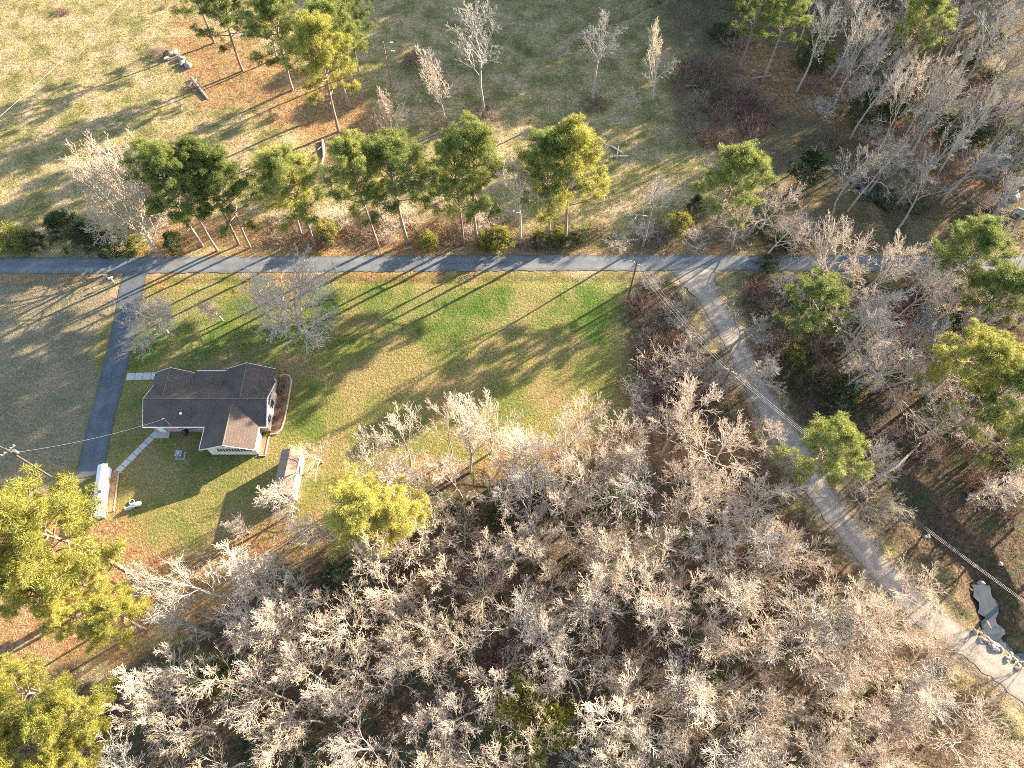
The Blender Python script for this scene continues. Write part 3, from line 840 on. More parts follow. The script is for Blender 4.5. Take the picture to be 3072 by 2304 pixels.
FORESTCFG = dict(n=[8, 6, 4, 3, 2], wob=[.07, .13, .11, .10, .10], trop=[.05, .08, .07, .05, .03], taper=[.28, .3, .35, .5, .7],
                 k=[8, 7, 7, 4], start=[.34, .15, .12, .12], ang=[(25, 58), (22, 46), (20, 42), (15, 36)], len=[.5, .52, .48, .55],
                 rr=[.55, .62, .6, .65], rmin=.0135, limb=6.0, topfall=.6)
def cfg(**k):
    d = dict(FORESTCFG); d.update(k); return d
def bare_proto(seed, c_, h=14.0, r=.2, mt='twig'):
    rng = random.Random(seed); out = [[] for _ in range(5)]
    grow((0, 0, -.2), nrm(rng.gauss(0, .05), rng.gauss(0, .05), 1), h * .9, r, 0, rng, out, c_)
    allp = np.array([s_[1] for l in out for s_ in l])
    hh = allp[:, 2].max(); R = np.percentile(np.hypot(allp[:, 0], allp[:, 1]), 95)
    tr = tmesh('trunk', [(out[0], 8), (out[1], 6)], M['bark'] if mt != 'greytwig' else M['greytwig'])
    cr = tmesh('branches', [(out[2], 4), (out[3], 3), (out[4], 3)], M[mt])
    return dict(parts=[('trunk', tr), ('branches', cr)], h=hh, R=R)

PROTO = {'forest': [], 'wide': [], 'grey': [], 'slim': [], 'dense': []}
for s_ in range(5): PROTO['forest'].append(bare_proto(100 + s_, cfg(limb=6.2 + .3 * s_), 14))
for s_ in range(3): PROTO['wide'].append(bare_proto(200 + s_, cfg(k=[9, 9, 7, 4], start=[.18, .15, .1, .1], limb=8.0, ang=[(38, 72), (25, 48), (22, 44), (16, 38)], topfall=.35, trop=[.03, .04, .04, .03, .02]), 10, .26))
for s_ in range(3): PROTO['grey'].append(bare_proto(300 + s_, cfg(k=[9, 7, 6, 3], start=[.42, .2, .12, .1], limb=5.4, ang=[(22, 45), (22, 46), (20, 42), (16, 38)], wob=[.09, .17, .16, .14, .12]), 16, .2, 'greytwig'))
for s_ in range(2): PROTO['slim'].append(bare_proto(400 + s_, cfg(k=[13, 7, 5, 4], start=[.2, .15, .1, .1], limb=4.2, ang=[(18, 36), (20, 42), (22, 45), (20, 42)], topfall=.5), 13, .16))
PROTO['yard'] = [bare_proto(550 + s_, cfg(k=[13, 10, 8, 4], start=[.16, .12, .1, .1], limb=8.2, ang=[(35, 75), (28, 52), (25, 50), (22, 48)], topfall=.35, rmin=.017), 10, .26) for s_ in range(2)]
for s_ in range(2): PROTO['dense'].append(bare_proto(500 + s_, cfg(k=[11, 9, 7, 4], start=[.22, .12, .1, .1], limb=6.4, ang=[(28, 62), (22, 46), (20, 42), (16, 38)], topfall=.5), 12, .22))

def blades(centers, rad, per, ln, wd, rng, up=.35, droop=0):
    """leaf clumps: per narrow triangles around each centre pointing outward"""
    n = len(centers) * per
    Cc = np.repeat(np.asarray(centers), per, 0); Rr = np.repeat(np.asarray(rad), per)[:, None]
    d = rng.normal(size=(n, 3)); d[:, 2] = d[:, 2] * .75 + up; d /= np.linalg.norm(d, axis=1, keepdims=True)
    base = Cc + d * Rr * rng.uniform(.25, .85, (n, 1))
    dd = d + rng.normal(size=(n, 3)) * .35; dd /= np.linalg.norm(dd, axis=1, keepdims=True)
    tip = base + dd * ln * rng.uniform(.6, 1.25, (n, 1))
    s_ = np.cross(dd, rng.normal(size=(n, 3))); s_ /= np.linalg.norm(s_, axis=1, keepdims=True)
    s_ *= wd * rng.uniform(.7, 1.3, (n, 1))
    V = np.stack([base - s_ * .5, base + s_ * .5, tip], 1).reshape(-1, 3)
    return V, np.arange(n * 3)

def pine_proto(seed, h=18., R=5., start=.45, mt='pine', nl=30, twist=1.0):
    rng = random.Random(seed); nr = np.random.RandomState(seed)
    segs = []; thin = []
    p = (0, 0, -.2); d = nrm(rng.gauss(0, .03), rng.gauss(0, .03), 1); nodes = []
    n = 12; st = h * .97 / n
    for k in range(n):
        d = nrm(d[0] + rng.gauss(0, .03), d[1] + rng.gauss(0, .03), d[2] + .05)
        q = tuple(p[i] + d[i] * st for i in range(3)); r0 = .24 * (1 - .85 * k / n); r1 = .24 * (1 - .85 * (k + 1) / n)
        segs.append((p, q, r0, r1)); nodes.append((p, q)); p = q
    top = p; cen = []; rad = []
    az = 0
    for k in range(nl):
        t = start + (1 - start) * (k / nl) ** .85 * .97
        f = t * n; i0 = min(int(f), n - 1); fr = f - i0
        a_, b_ = nodes[i0]; pp = tuple(a_[q] + (b_[q] - a_[q]) * fr for q in range(3))
        az += 2.4 + rng.uniform(-.5, .5)
        u = (t - start) / (1 - start)
        prof = (math.sin(math.pi * min(1, .22 + .72 * u)) ** .7) * (1 - .25 * u)
        Lb = R * prof * rng.uniform(.7, 1.12)
        el = math.radians(8 + 50 * u + rng.uniform(-10, 10))
        dd = nrm(math.cos(az) * math.cos(el), math.sin(az) * math.cos(el), math.sin(el))
        q0 = pp; m_ = 5
        for s_ in range(m_):
            dd = nrm(dd[0] + rng.gauss(0, .12), dd[1] + rng.gauss(0, .12), dd[2] + .07 + rng.gauss(0, .08))
            q1 = tuple(q0[i] + dd[i] * Lb / m_ for i in range(3))
            rr = .07 * (1 - s_ / m_) + .02
            segs.append((q0, q1, rr, rr * .8))
            if s_ >= 1:
                for _ in range(2 if s_ < 3 else 4):
                    sd = nrm(dd[0] + rng.gauss(0, .8), dd[1] + rng.gauss(0, .8), dd[2] + rng.gauss(.2, .5))
                    ll = rng.uniform(.5, 1.2) * (1 if s_ > 1 else .7)
                    e = tuple(q1[i] + sd[i] * ll for i in range(3))
                    thin.append((q1, e, .025, .015)); cen.append(e); rad.append(rng.uniform(.3, .62))
            q0 = q1
        cen.append(q0); rad.append(rng.uniform(.4, .7))
    for _ in range(14):
        cen.append((top[0] + rng.gauss(0, .8), top[1] + rng.gauss(0, .8), top[2] + rng.gauss(-.2, .5))); rad.append(rng.uniform(.5, .8))
    # a few dead stubs below the crown
    for _ in range(6):
        t = rng.uniform(.25, start); f = t * n; i0 = int(f); pp = nodes[i0][0]; a_ = rng.uniform(0, 6.3)
        thin.append((pp, (pp[0] + math.cos(a_) * rng.uniform(.5, 1.6), pp[1] + math.sin(a_) * rng.uniform(.5, 1.6), pp[2] + rng.uniform(-.1, .5)), .04, .015))
    V, idx = blades(cen, rad, 125, .29, .048, nr)
    return dict(parts=[('trunk', tmesh('trunk', [(segs, 7), (thin, 4)], M['pinebark'])), ('crown', mesh_np('crown', V, 3, idx, [M[mt]]))], h=h, R=R)
PROTO['pine'] = [pine_proto(600 + s_, 18, 5, .36 + .04 * s_, 'pine', 30 + 2 * s_) for s_ in range(4)]
PROTO['pineyel'] = [pine_proto(620 + s_, 18, 5.2, .38 + .05 * s_, 'pineyel', 34) for s_ in range(3)]

def cone_bush(seed, h, R, mt, per=70, ncl=90, ln=.22, wd=.07, stem='pinebark', pointed=True):
    rng = random.Random(seed); nr = np.random.RandomState(seed); cen = []; rad = []; segs = []
    for k in range(ncl):
        u = rng.random() ** .8
        pr = (1 - u) ** .6 if pointed else math.sqrt(max(0, 1 - (u - .35) ** 2 / .5))
        a_ = rng.uniform(0, 6.283); rr = R * pr * rng.uniform(.4, 1.15) * (1 + .22 * math.sin(3 * a_ + seed) + .16 * math.sin(5 * a_ + 2 * seed + 4 * u))
        c_ = (math.cos(a_) * rr, math.sin(a_) * rr, .15 * h + .82 * h * u)
        cen.append(c_); rad.append(rng.uniform(.25, .5) * (R / 2.2) ** .5)
        segs.append(((0, 0, c_[2] * .6), c_, .03, .015))
    segs.append(((0, 0, -.1), (0, 0, h * .85), .09, .03))
    V, idx = blades(cen, rad, per, ln, wd, nr, up=.3)
    return dict(parts=[('stem', tmesh('stem', [(segs, 5)], M[stem])), ('foliage', mesh_np('foliage', V, 3, idx, [M[mt]]))], h=h, R=R)
PROTO['cedar'] = [cone_bush(700 + s_, 6, 2.4, 'cedar', 80, 120) for s_ in range(2)]
PROTO['yelshrub'] = [cone_bush(720 + s_, 2.6, 1.6, 'yelshrub', 60, 70, pointed=False) for s_ in range(2)]
PROTO['evershrub'] = [cone_bush(740 + s_, 3.2, 2.2, 'cedar', 70, 90, pointed=False) for s_ in range(2)]

def brush_proto(seed, h, R, mt, nst=60):
    rng = random.Random(seed); st = []; tw = []
    for k in range(nst):
        a_ = rng.uniform(0, 6.283); rr = R * math.sqrt(rng.random()) * .8
        p = (math.cos(a_) * rr, math.sin(a_) * rr, -.05); d = nrm(math.cos(a_) * rr / R * .6 + rng.gauss(0, .25), math.sin(a_) * rr / R * .6 + rng.gauss(0, .25), 1)
        L = h * rng.uniform(.6, 1.1) * (1 - .4 * rr / R); n = 4
        st.append(((0, 0, -.06), p, .02, .02))
        for s_ in range(n):
            d = nrm(d[0] + rng.gauss(0, .18), d[1] + rng.gauss(0, .18), d[2] + rng.gauss(0, .1) - .06 * s_)
            q = tuple(p[i] + d[i] * L / n for i in range(3)); st.append((p, q, .022 * (1 - s_ / n) + .01, .018 * (1 - s_ / n) + .008)); p = q
            for _ in range(4):
                e = nrm(d[0] + rng.gauss(0, .7), d[1] + rng.gauss(0, .7), d[2] + rng.gauss(0, .5)); l = L * rng.uniform(.12, .3)
                m_ = tuple(p[i] + e[i] * l for i in range(3)); tw.append((p, m_, .013, .009))
                for _ in range(2):
                    e2 = nrm(e[0] + rng.gauss(0, .5), e[1] + rng.gauss(0, .5), e[2] + rng.gauss(0, .4)); l2 = l * rng.uniform(.4, .8)
                    tw.append((m_, tuple(m_[i] + e2[i] * l2 for i in range(3)), .011, .008))
    return dict(parts=[('stem', tmesh('stem', [(st, 4)], M['bark'])), ('twigs', tmesh('twigs', [(tw, 3)], M[mt]))], h=h, R=R)
PROTO['brush'] = [brush_proto(800 + s_, 2.4, 2.2, 'brush') for s_ in range(2)]
PROTO['redbrush'] = [brush_proto(820 + s_, 2.0, 2.4, 'redbrush') for s_ in range(2)]
PROTO['palebrush'] = [brush_proto(840 + s_, 3.4, 2.4, 'twig', 46) for s_ in range(2)]

cnt = {k: 0 for k in PROTO}
RR = random.Random(77)
ALLT = []
def plant(kind, x, y, h, R, label, cat, name, group=None, rz=None, lean=None):
    P = PROTO[kind]; pr = P[cnt[kind] % len(P)]; cnt[kind] += 1
    e = empty(name, (x, y, gz(x, y)), RR.uniform(0, 6.283) if rz is None else rz, label, cat, group)
    sz = h / pr['h']; sx = R / pr['R']
    e.scale = (sx, sx, sz)
    if lean: e.rotation_euler = (lean[0], lean[1], e.rotation_euler[2])
    for nm, me in pr['parts']:
        o = bpy.data.objects.new(nm, me); C.objects.link(o); o.parent = e
    ALLT.append((x, y, h, R, kind)); return e

def T(kind, bx, by, ty, R, label, cat='tree', name=None, group=None, h=None, lean=None):
    X, Y = G(bx, by)
    if h is None: h = hgt(bx, by, ty)
    return plant(kind, X, Y, h, R, label, cat, name or ('pine_tree' if kind.startswith('pine') else 'bare_tree'), group, None, lean)
def TT(kind, tx, ty, h, R, label, cat='tree', name=None, group=None):
    X, Y = G(tx, ty, h * .8)
    return plant(kind, X, Y, h, R, label, cat, name or ('pine_tree' if kind.startswith('pine') else 'bare_tree'), group)

g1 = 'pines in the upper left field'
T('pine', 643, 130, 0, 5.8, 'leftmost tall pine of the upper left group, above the white rubble pile', group=g1, h=16)
T('pine', 728, 212, 0, 5.6, 'tall pine of the upper left group with a long bare leaning trunk', group=g1, h=16.5)
T('pine', 878, 272, 0, 6.6, 'broad pine in the middle of the upper left group', group=g1, h=17)
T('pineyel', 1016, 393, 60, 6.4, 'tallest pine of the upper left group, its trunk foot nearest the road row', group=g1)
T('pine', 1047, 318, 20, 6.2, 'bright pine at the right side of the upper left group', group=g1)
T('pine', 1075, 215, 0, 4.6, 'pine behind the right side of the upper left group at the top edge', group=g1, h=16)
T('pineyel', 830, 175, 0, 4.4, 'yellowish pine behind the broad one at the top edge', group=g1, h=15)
g2 = 'pines in a row along the paved road'
rowp = [(606, 736, 475, 5.0, 'pine', 'first pine from the left in the row above the paved road'),
        (652, 752, 462, 4.2, 'pine', 'second pine from the left in the row above the paved road, crown merging'),
        (716, 732, 458, 4.4, 'pine', 'third pine from the left in the row, slender trunk rising beside its twin'),
        (750, 742, 475, 4.4, 'pine', 'fourth pine from the left in the row, at the right side of the widest crown'),
        (909, 722, 490, 4.6, 'pineyel', 'pine with a dark hollow in its yellow crown in the road row'),
        (946, 738, 470, 5.0, 'pine', 'right trunk of the fifth clump in the road row'),
        (1135, 740, 430, 4.6, 'pine', 'slim pine in the road row standing left of the round crowned pine'),
        (1223, 727, 442, 6.0, 'pine', 'round crowned pine in the middle of the road row'),
        (1390, 730, 450, 4.4, 'pine', 'left trunk of the tall paired pines in the middle of the road row'),
        (1430, 728, 415, 5.4, 'pine', 'right trunk of the tall paired pines, highest crown of the road row'),
        (1648, 712, 428, 5.2, 'pine', 'pine right of the bare tree gap in the road row'),
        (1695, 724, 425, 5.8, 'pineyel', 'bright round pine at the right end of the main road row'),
        (2130, 722, 475, 5.0, 'pine', 'sparse yellow topped pine alone above the junction of the gravel road')]
for bx, by, ty, R, kd, lb in rowp: T(kd, bx, by, ty - 12, R * 1.14, lb, group=g2)
T('pine', 2385, 1010, 790, 5.8, 'bushy green pine right of the gravel road junction', h=13)
TT('pine', 2510, 1335, 16, 5.0, 'rounded lone pine standing beside the gravel road halfway down')
TT('pine', 2930, 760, 16, 5.8, 'broad pine below the paved road near the right edge')
TT('pine', 3010, 865, 14, 5.2, 'shaded bluish green pine at the right edge below the broad pine')
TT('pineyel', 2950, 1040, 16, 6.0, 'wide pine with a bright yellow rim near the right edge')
TT('pine', 3045, 1150, 15, 5.0, 'pine at the right edge under the yellow rimmed pine')
TT('pine', 3060, 1290, 13, 4.6, 'dark shaded pine at the right edge above the creek')
TT('pine', 2780, 60, 18, 5.5, 'pale green pine among bare trees at the top right')
TT('pine', 2370, 20, 18, 5.0, 'green pine at the top edge above the red thicket')
TT('pine', 2290, -10, 18, 4.6, 'second green pine at the top edge left of the leaning trunks')
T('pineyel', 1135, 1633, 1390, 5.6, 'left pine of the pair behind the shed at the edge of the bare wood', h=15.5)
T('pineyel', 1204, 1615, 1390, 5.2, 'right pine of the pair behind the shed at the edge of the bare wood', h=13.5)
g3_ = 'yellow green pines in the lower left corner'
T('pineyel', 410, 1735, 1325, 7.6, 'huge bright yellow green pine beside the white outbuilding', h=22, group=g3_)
for k, (tx, ty, h_, R, lb) in enumerate([
        (95, 1695, 17, 5.0, 'pine with a pale trunk just below the huge pine'),
        (225, 1700, 12, 3.4, 'slim pine below the huge pine, right of the pale trunk'),
        (10, 1775, 17, 4.4, 'pine cut by the left edge below the huge pine'),
        (330, 1850, 10, 4.4, 'smaller bushy pine nearest the red leaf litter'),
        (200, 1840, 11, 3.2, 'small pine left of the bushy one over the shaded litter'),
        (60, 2070, 16, 4.6, 'pine above the bottom left corner among bare trees'),
        (195, 2140, 15, 4.4, 'pine right of the corner pine among bare trees'),
        (40, 2240, 15, 4.4, 'pine in the bottom left corner'),
        (235, 2250, 12, 3.4, 'small pine at the bottom edge near the left corner')]):
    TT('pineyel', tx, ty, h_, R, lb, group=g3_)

# single bare trees
T('yard', 470, 755, 440, 7.6, 'big pale bare tree at the left end of the road row')
T('yard', 505, 1000, 850, 5.0, 'spreading bare tree on the lawn beside the driveway', h=8.5)
T('yard', 905, 998, 760, 8.2, 'large spreading bare tree on the lawn behind the house', h=12)
T('slim', 668, 962, 880, 2.2, 'small thin bare tree between the two spreading lawn trees', h=5)
T('slim', 1190, 437, 230, 3.2, 'thin dark bare tree right of the upper left pines')
T('slim', 1333, 362, 130, 3.4, 'slender bare tree left of the tall multi stemmed one')
T('grey', 1452, 345, 20, 5.0, 'tall multi stemmed bare tree in the middle of the upper field')
T('grey', 1782, 308, 30, 3.8, 'bare tree with a bright forked top right of the field creek')
T('slim', 1958, 297, 50, 3.2, 'narrow bare tree beside the red brush thicket')
T('grey', 1930, 738, 480, 4.6, 'leaning bare tree alone between the road row and the junction')
T('forest', 1562, 728, 455, 4.6, 'grey bare tree between the paired pines and the bright round pine')
TT('dense', 2335, 560, 13, 5.4, 'pale pink bare tree right of the sparse yellow topped pine')
TT('forest', 2250, 620, 12, 4.6, 'grey bare tree just above the paved road near the junction')
TT('forest', 2350, 660, 11, 4.2, 'grey bare tree above the road, below the pale pink one')
TT('dense', 2530, 720, 15, 5.6, 'big tan bare tree over the paved road, left of the two')
TT('dense', 2670, 760, 15, 6.0, 'big tan bare tree over the paved road, right of the two')
TT('forest', 2610, 960, 13, 4.8, 'pale bare tree below the two big tan ones')
TT('wide', 2720, 1040, 12, 6.2, 'cream bare tree with upright sprays right of the bushy pine')
TT('wide', 2790, 1120, 11, 5.4, 'cream bare tree over the grey fallen trunks')
TT('forest', 2590, 1090, 11, 4.2, 'greenish grey bare tree in the thicket right of the bushy pine')
TT('grey', 2240, 960, 10, 3.8, 'white lichened bare tree at the left edge of the gravel road')
TT('dense', 2310, 1110, 8, 3.4, 'small round bare tree overhanging the middle of the gravel road')
TT('grey', 2170, 1120, 9, 3.2, 'grey bare tree at the left side of the gravel road bend')
TT('dense', 2340, 1270, 9, 3.2, 'pinkish round bare tree on the gravel road above the lone pine')
TT('wide', 2670, 1470, 12, 4.6, 'round bare tree right of the gravel road below the lone pine')
TT('dense', 2650, 1370, 8, 3.2, 'small bare tree between the lone pine and the round bare tree')
TT('wide', 2730, 1880, 13, 4.6, 'cream bare tree over the gravel road, upper of the two near the creek')
TT('dense', 2830, 1990, 13, 4.4, 'cream bare tree over the gravel road, lower of the two near the creek')
TT('forest', 2780, 1760, 11, 3.6, 'small pale bare tree between the gravel road and the creek')
T('slim', 748, 1600, 1580, 2.0, 'tiny bare sapling on the lawn left of the paired pines', h=4.5)
TT('dense', 850, 1480, 8, 4.2, 'bare bushy tree half covering the shed roof')
TT('dense', 930, 1330, 8, 3.4, 'bare tree at the lawn corner just above the shed')
T('grey', 760, 1830, 1650, 4.2, 'bare tree with a leaning pale trunk over the red litter')
T('slim', 900, 1850, 1700, 3.4, 'thin bare tree right of the leaning one over the red litter', h=13)
T('grey', 640, 1905, 1800, 3.6, 'low bare tree between the smaller bushy pine and the wood', h=12)

go = 'pines outside the picture'
for k, (x, y, h_) in enumerate([(3160, 60, 20), (3180, 250, 19), (3200, 420, 19), (3300, 150, 22), (3130, 520, 17), (3260, 330, 21)]):
    X, Y = G(x, y); plant('pine', X, Y, h_, 6.2, 'tall pine standing beyond the top right of the picture', 'tree', 'pine_tree', go)
ORD = ['first', 'second', 'third', 'fourth', 'fifth', 'sixth', 'seventh', 'eighth', 'ninth', 'tenth', 'eleventh', 'twelfth', 'thirteenth', 'fourteenth', 'fifteenth', 'sixteenth', 'seventeenth', 'eighteenth', 'nineteenth', 'twentieth'] + ['twenty ' + q for q in ('first', 'second', 'third', 'fourth', 'fifth', 'sixth', 'seventh', 'eighth', 'ninth')] + ['thirtieth'] + ['thirty ' + q for q in ('first', 'second', 'third', 'fourth', 'fifth', 'sixth')]
def ordn(k): return ORD[k]

LANES = [[(2085, 840), (2195, 1014), (2270, 1160)], [(2384, 1347), (2450, 1450)], [(2541, 1569), (2708, 1764)], [(2930, 1955), (3080, 2070)]]
def hides_lane(x, y, h, R):
    u, v = px(x, y, h * .75); fw = y * cp + (H - h * .75) * sp
    rr = R * F / fw
    return any(seg_dist(np.array([u]), np.array([v]), L_)[0] < rr * .85 + 22 for L_ in LANES)
def scatter(polypx, spacing, seed, avoid=(), n=4000, other=True):
    P = [G(*p) for p in polypx]; rng = random.Random(seed)
    xs = [p[0] for p in P]; ys = [p[1] for p in P]; out = []
    for _ in range(n):
        x = rng.uniform(min(xs), max(xs)); y = rng.uniform(min(ys), max(ys))
        if not inside(np.array([x]), np.array([y]), P)[0]: continue
        s_ = spacing if not callable(spacing) else spacing(x, y)
        if any((x - a_) ** 2 + (y - b_) ** 2 < (s_ * rng.uniform(.8, 1.15)) ** 2 for a_, b_ in out): continue
        if other and any((x - t[0]) ** 2 + (y - t[1]) ** 2 < (s_ * .7) ** 2 for t in ALLT): continue
        if seg_dist(np.array([x]), np.array([y]), grav)[0] < 2.6 or seg_dist(np.array([x]), np.array([y]), road)[0] < 3.2: continue
        if seg_dist(np.array([x]), np.array([y]), creek2)[0] < 2.6: continue
        out.append((x, y))
    return out

def keep(it):
    return -250 < it[1] < 3450 and -420 < it[0] < 2560 and (random.Random(int(it[2] * 97 + it[3])).random() < .6)
def wood(pts, kinds, hr, Rr, seed, where, cat='tree', name='bare_tree', group=None, binh=170):
    rng = random.Random(seed); items = []
    for x, y in pts:
        h = rng.uniform(*hr); R = rng.uniform(*Rr); kd = rng.choice(kinds)
        u, v = px(x, y, h * .8)
        if hides_lane(x, y, h, R): continue
        items.append([v, u, x, y, h, R, kd])
    items.sort()
    if not items: return
    vis = [it for it in items if -60 < it[0] < 2360 and -60 < it[1] < 3130]
    rows = {}
    v0 = min([it[0] for it in vis] or [0])
    for it in items:
        if it in vis: rows.setdefault(int((it[0] - v0) // binh), []).append(it)
        elif keep(it): plant(it[6], it[2], it[3], it[4], it[5], 'bare tree standing outside the picture', cat, name, 'trees outside the picture')
    keys = sorted(rows)
    for r_i, k in enumerate(keys):
        row = sorted(rows[k], key=lambda t: t[1])
        for c_i, it in enumerate(row):
            size = 'tall' if it[4] > (hr[0] + hr[1]) / 2 else 'low'
            wide = 'wide' if it[5] > (Rr[0] + Rr[1]) / 2 else 'narrow'
            lb = '%s %s bare tree, %s from left, %s row of %s' % (size, wide, ordn(c_i), ordn(r_i), where)
            if cat != 'tree': lb = lb.replace('bare tree', cat)
            plant(it[6], it[2], it[3], it[4], it[5], lb, cat, name, group)

LW = [(760, 1800), (1000, 1700), (1110, 1540), (1080, 1440), (1250, 1375), (1600, 1350), (1900, 1350), (2060, 1300), (2210, 1240), (2330, 1440), (2560, 1740), (2900, 2060), (3300, 2380), (3300, 2900), (-200, 2900), (100, 2480), (420, 2180), (560, 2010), (640, 1930)]
pts = scatter(LW, lambda x, y: 3.2 if x > 18 else 3.6, 11)
wood(pts, ['forest', 'forest', 'dense', 'forest', 'forest', 'wide', 'slim', 'forest', 'grey'], (10.5, 15.5), (3.3, 5.0), 12, 'the wood below the lawn', group='bare trees of the wood below the lawn')
for k, (X, Y) in enumerate(scatter([(1830, -40), (3150, -40), (3500, -420), (1750, -420)], 7.0, 15)):
    plant('pine', X, Y, RR.uniform(19, 25), RR.uniform(5.5, 7.2), 'tall pine standing beyond the top right of the picture', 'tree', 'pine_tree', go)
UR = [(2350, 180), (2500, 40), (2600, -500), (4600, -500), (4200, 740), (2780, 745), (2480, 700), (2450, 620), (2600, 560), (2500, 400), (2380, 300)]
pts = scatter(UR, 4.3, 21)
wood(pts, ['grey', 'grey', 'forest', 'grey'], (14, 20), (3.0, 4.6), 22, 'the wood at the upper right', group='bare trees of the upper right wood')
RT = [(2680, 830), (4000, 830), (4000, 2300), (3500, 2300), (3150, 1850), (3060, 1650), (2900, 1500), (2750, 1330), (2480, 1130), (2420, 1000), (2560, 950)]
pts = scatter(RT, 4.9, 31)
wood(pts, ['forest', 'grey', 'forest', 'slim'], (9, 14), (3.0, 4.2), 32, 'the wood right of gravel road', group='bare trees right of the gravel road')
TM = [(1500, -60), (2250, -120), (3000, -900), (1200, -1200)]
pts = scatter(TM, 11, 41)
wood(pts, ['grey', 'forest'], (13, 18), (3.4, 4.6), 42, 'the far field edge')

# shrubs
def SH(kind, x, y, h, R, label, cat='shrub', name='shrub', group=None):
    X, Y = G(x, y); return plant(kind, X, Y, h, R, label, cat, name, group)
SH('yelshrub', 50, 735, 3.0, 3.2, 'bright yellow green hedge clump at the left edge above the road')
SH('evershrub', 115, 740, 2.6, 2.0, 'dark evergreen shrub right of the bright hedge clump')
SH('cedar', 215, 715, 5.5, 3.6, 'big dark cedar left of the big pale bare tree', name='cedar_tree', cat='tree')
SH('cedar', 285, 735, 5.0, 3.2, 'second dark cedar beside the first, brownish topped', name='cedar_tree', cat='tree')
SH('evershrub', 360, 742, 3.4, 3.0, 'green evergreen shrub under the big pale bare tree')
SH('yelshrub', 420, 742, 2.4, 1.8, 'yellow green shrub at the foot of the big pale bare tree')
SH('cedar', 530, 742, 3.6, 2.2, 'small dark cedar left of the first road row pine', name='cedar_tree', cat='tree')
SH('yelshrub', 985, 712, 3.0, 2.0, 'yellow green shrub right of the fifth pine clump')
SH('yelshrub', 1290, 735, 2.6, 1.8, 'yellowish shrub right of the round crowned pine')
SH('yelshrub', 1455, 735, 2.6, 1.6, 'yellowish shrub left of the young yellow pine in the road row')
SH('yelshrub', 1500, 735, 3.4, 2.2, 'young yellow pine like shrub right of the paired pines')
SH('evershrub', 1616, 738, 2.4, 1.3, 'round green shrub left of the two slim road pines')
SH('yelshrub', 1618, 715, 1.8, 1.2, 'small yellow shrub behind the round green one')
SH('yelshrub', 1676, 715, 2.2, 1.3, 'small yellow shrub between the two slim road pines')
SH('evershrub', 1737, 722, 2.2, 1.4, 'green shrub right of the bright round pine')
SH('yelshrub', 2035, 688, 3.2, 2.0, 'light green shrub between the leaning bare tree and the sparse pine')
SH('cedar', 2080, 640, 4.0, 1.8, 'small green cedar left of the sparse yellow topped pine', name='cedar_tree', cat='tree')
SH('cedar', 2400, 560, 8.0, 3.8, 'large dark olive cedar at the edge of the upper right wood', name='cedar_tree', cat='tree')
SH('cedar', 2560, 375, 7.0, 3.0, 'dark green cedar under the leaning trunks', name='cedar_tree', cat='tree')
SH('cedar', 2640, 380, 5.0, 2.4, 'smaller dark cedar right of the one under the leaning trunks', name='cedar_tree', cat='tree')
SH('evershrub', 2960, 700, 3.5, 3.5, 'dark evergreen shrub above the broad right edge pine')
SH('evershrub', 2350, 740, 2.4, 2.2, 'dark shrub at the road verge below the grey bare trees')
SH('evershrub', 2300, 800, 1.8, 1.8, 'low green shrub left of the bushy pine at the junction')
SH('yelshrub', 2375, 1080, 2.6, 1.6, 'yellow shrub below the bushy green pine')
SH('yelshrub', 1595, 1445, 3.6, 2.4, 'yellow green bush showing between bare trees at the top of the wood')
SH('evershrub', 1680, 1500, 3.4, 2.4, 'dark green bush right of the yellow green one in the wood')
SH('yelshrub', 640, 2030, 3.0, 2.6, 'olive yellow bush among bare trees right of the lower left pines')
SH('yelshrub', 1600, 2160, 8.0, 4.4, 'big pale yellow leafy tree near the bottom edge', cat='tree', name='leafy_tree')
SH('yelshrub', 1850, 2260, 4.0, 2.8, 'yellow green bush right of the big pale yellow tree')
SH('palebrush', 1990, 1130, 4.0, 3.0, 'pale greenish twiggy bush in the brush strip')
SH('palebrush', 2060, 1090, 3.6, 2.6, 'pale twiggy bush right of the greenish one in the brush strip')
SH('palebrush', 2790, 880, 3.4, 3.0, 'tan round twiggy bush near the right edge pines')
SH('palebrush', 2870, 900, 3.0, 2.6, 'tan twiggy bush right of the round one near the pines')
SH('evershrub', 2520, 1180, 3.0, 2.6, 'olive bush below the greenish grey bare tree')
SH('redbrush', 2200, 120, 3.0, 4.0, 'rusty orange and green thicket at the upper right')
SH('evershrub', 2160, 110, 2.2, 2.6, 'green bush in the rusty thicket')
SH('yelshrub', 2215, 30, 2.4, 1.6, 'small yellow green bush at the top edge')
SH('yelshrub', 2440, 150, 3.6, 2.4, 'bright yellow bush between the leaning trunks')
SH('yelshrub', 2470, 190, 2.4, 2.0, 'yellow bush below the bright one between the leaning trunks')
SH('redbrush', 185, 35, .8, 1.6, 'low reddish brush patch on the dry field in the upper left')
SH('brush', 490, 25, .8, .8, 'small dark stump of brush on the dry field', cat='brush', name='brush_pile')
SH('brush', 1455, 350, 2.2, 2.4, 'dark brush at the foot of the tall multi stemmed tree')
SH('brush', 1330, 378, 1.6, 1.6, 'dark brush at the foot of the slender bare tree')
SH('brush', 1780, 315, 1.6, 2.2, 'dark brush at the foot of the tree with the forked top')
SH('palebrush', 1300, 215, 3.6, 2.6, 'pale twiggy bush left of the tall multi stemmed tree')
SH('redbrush', 1240, 190, 2.0, 2.2, 'reddish brush right of the two armed pole')
def shrubs(polypx, sp_, kinds, hr, Rr, seed, where, n=1500):
    pts = scatter(polypx, sp_, seed, n=n, other=False)
    wood(pts, kinds, hr, Rr, seed + 1, where, cat='shrub', name='shrub', group='shrubs of ' + where, binh=150)
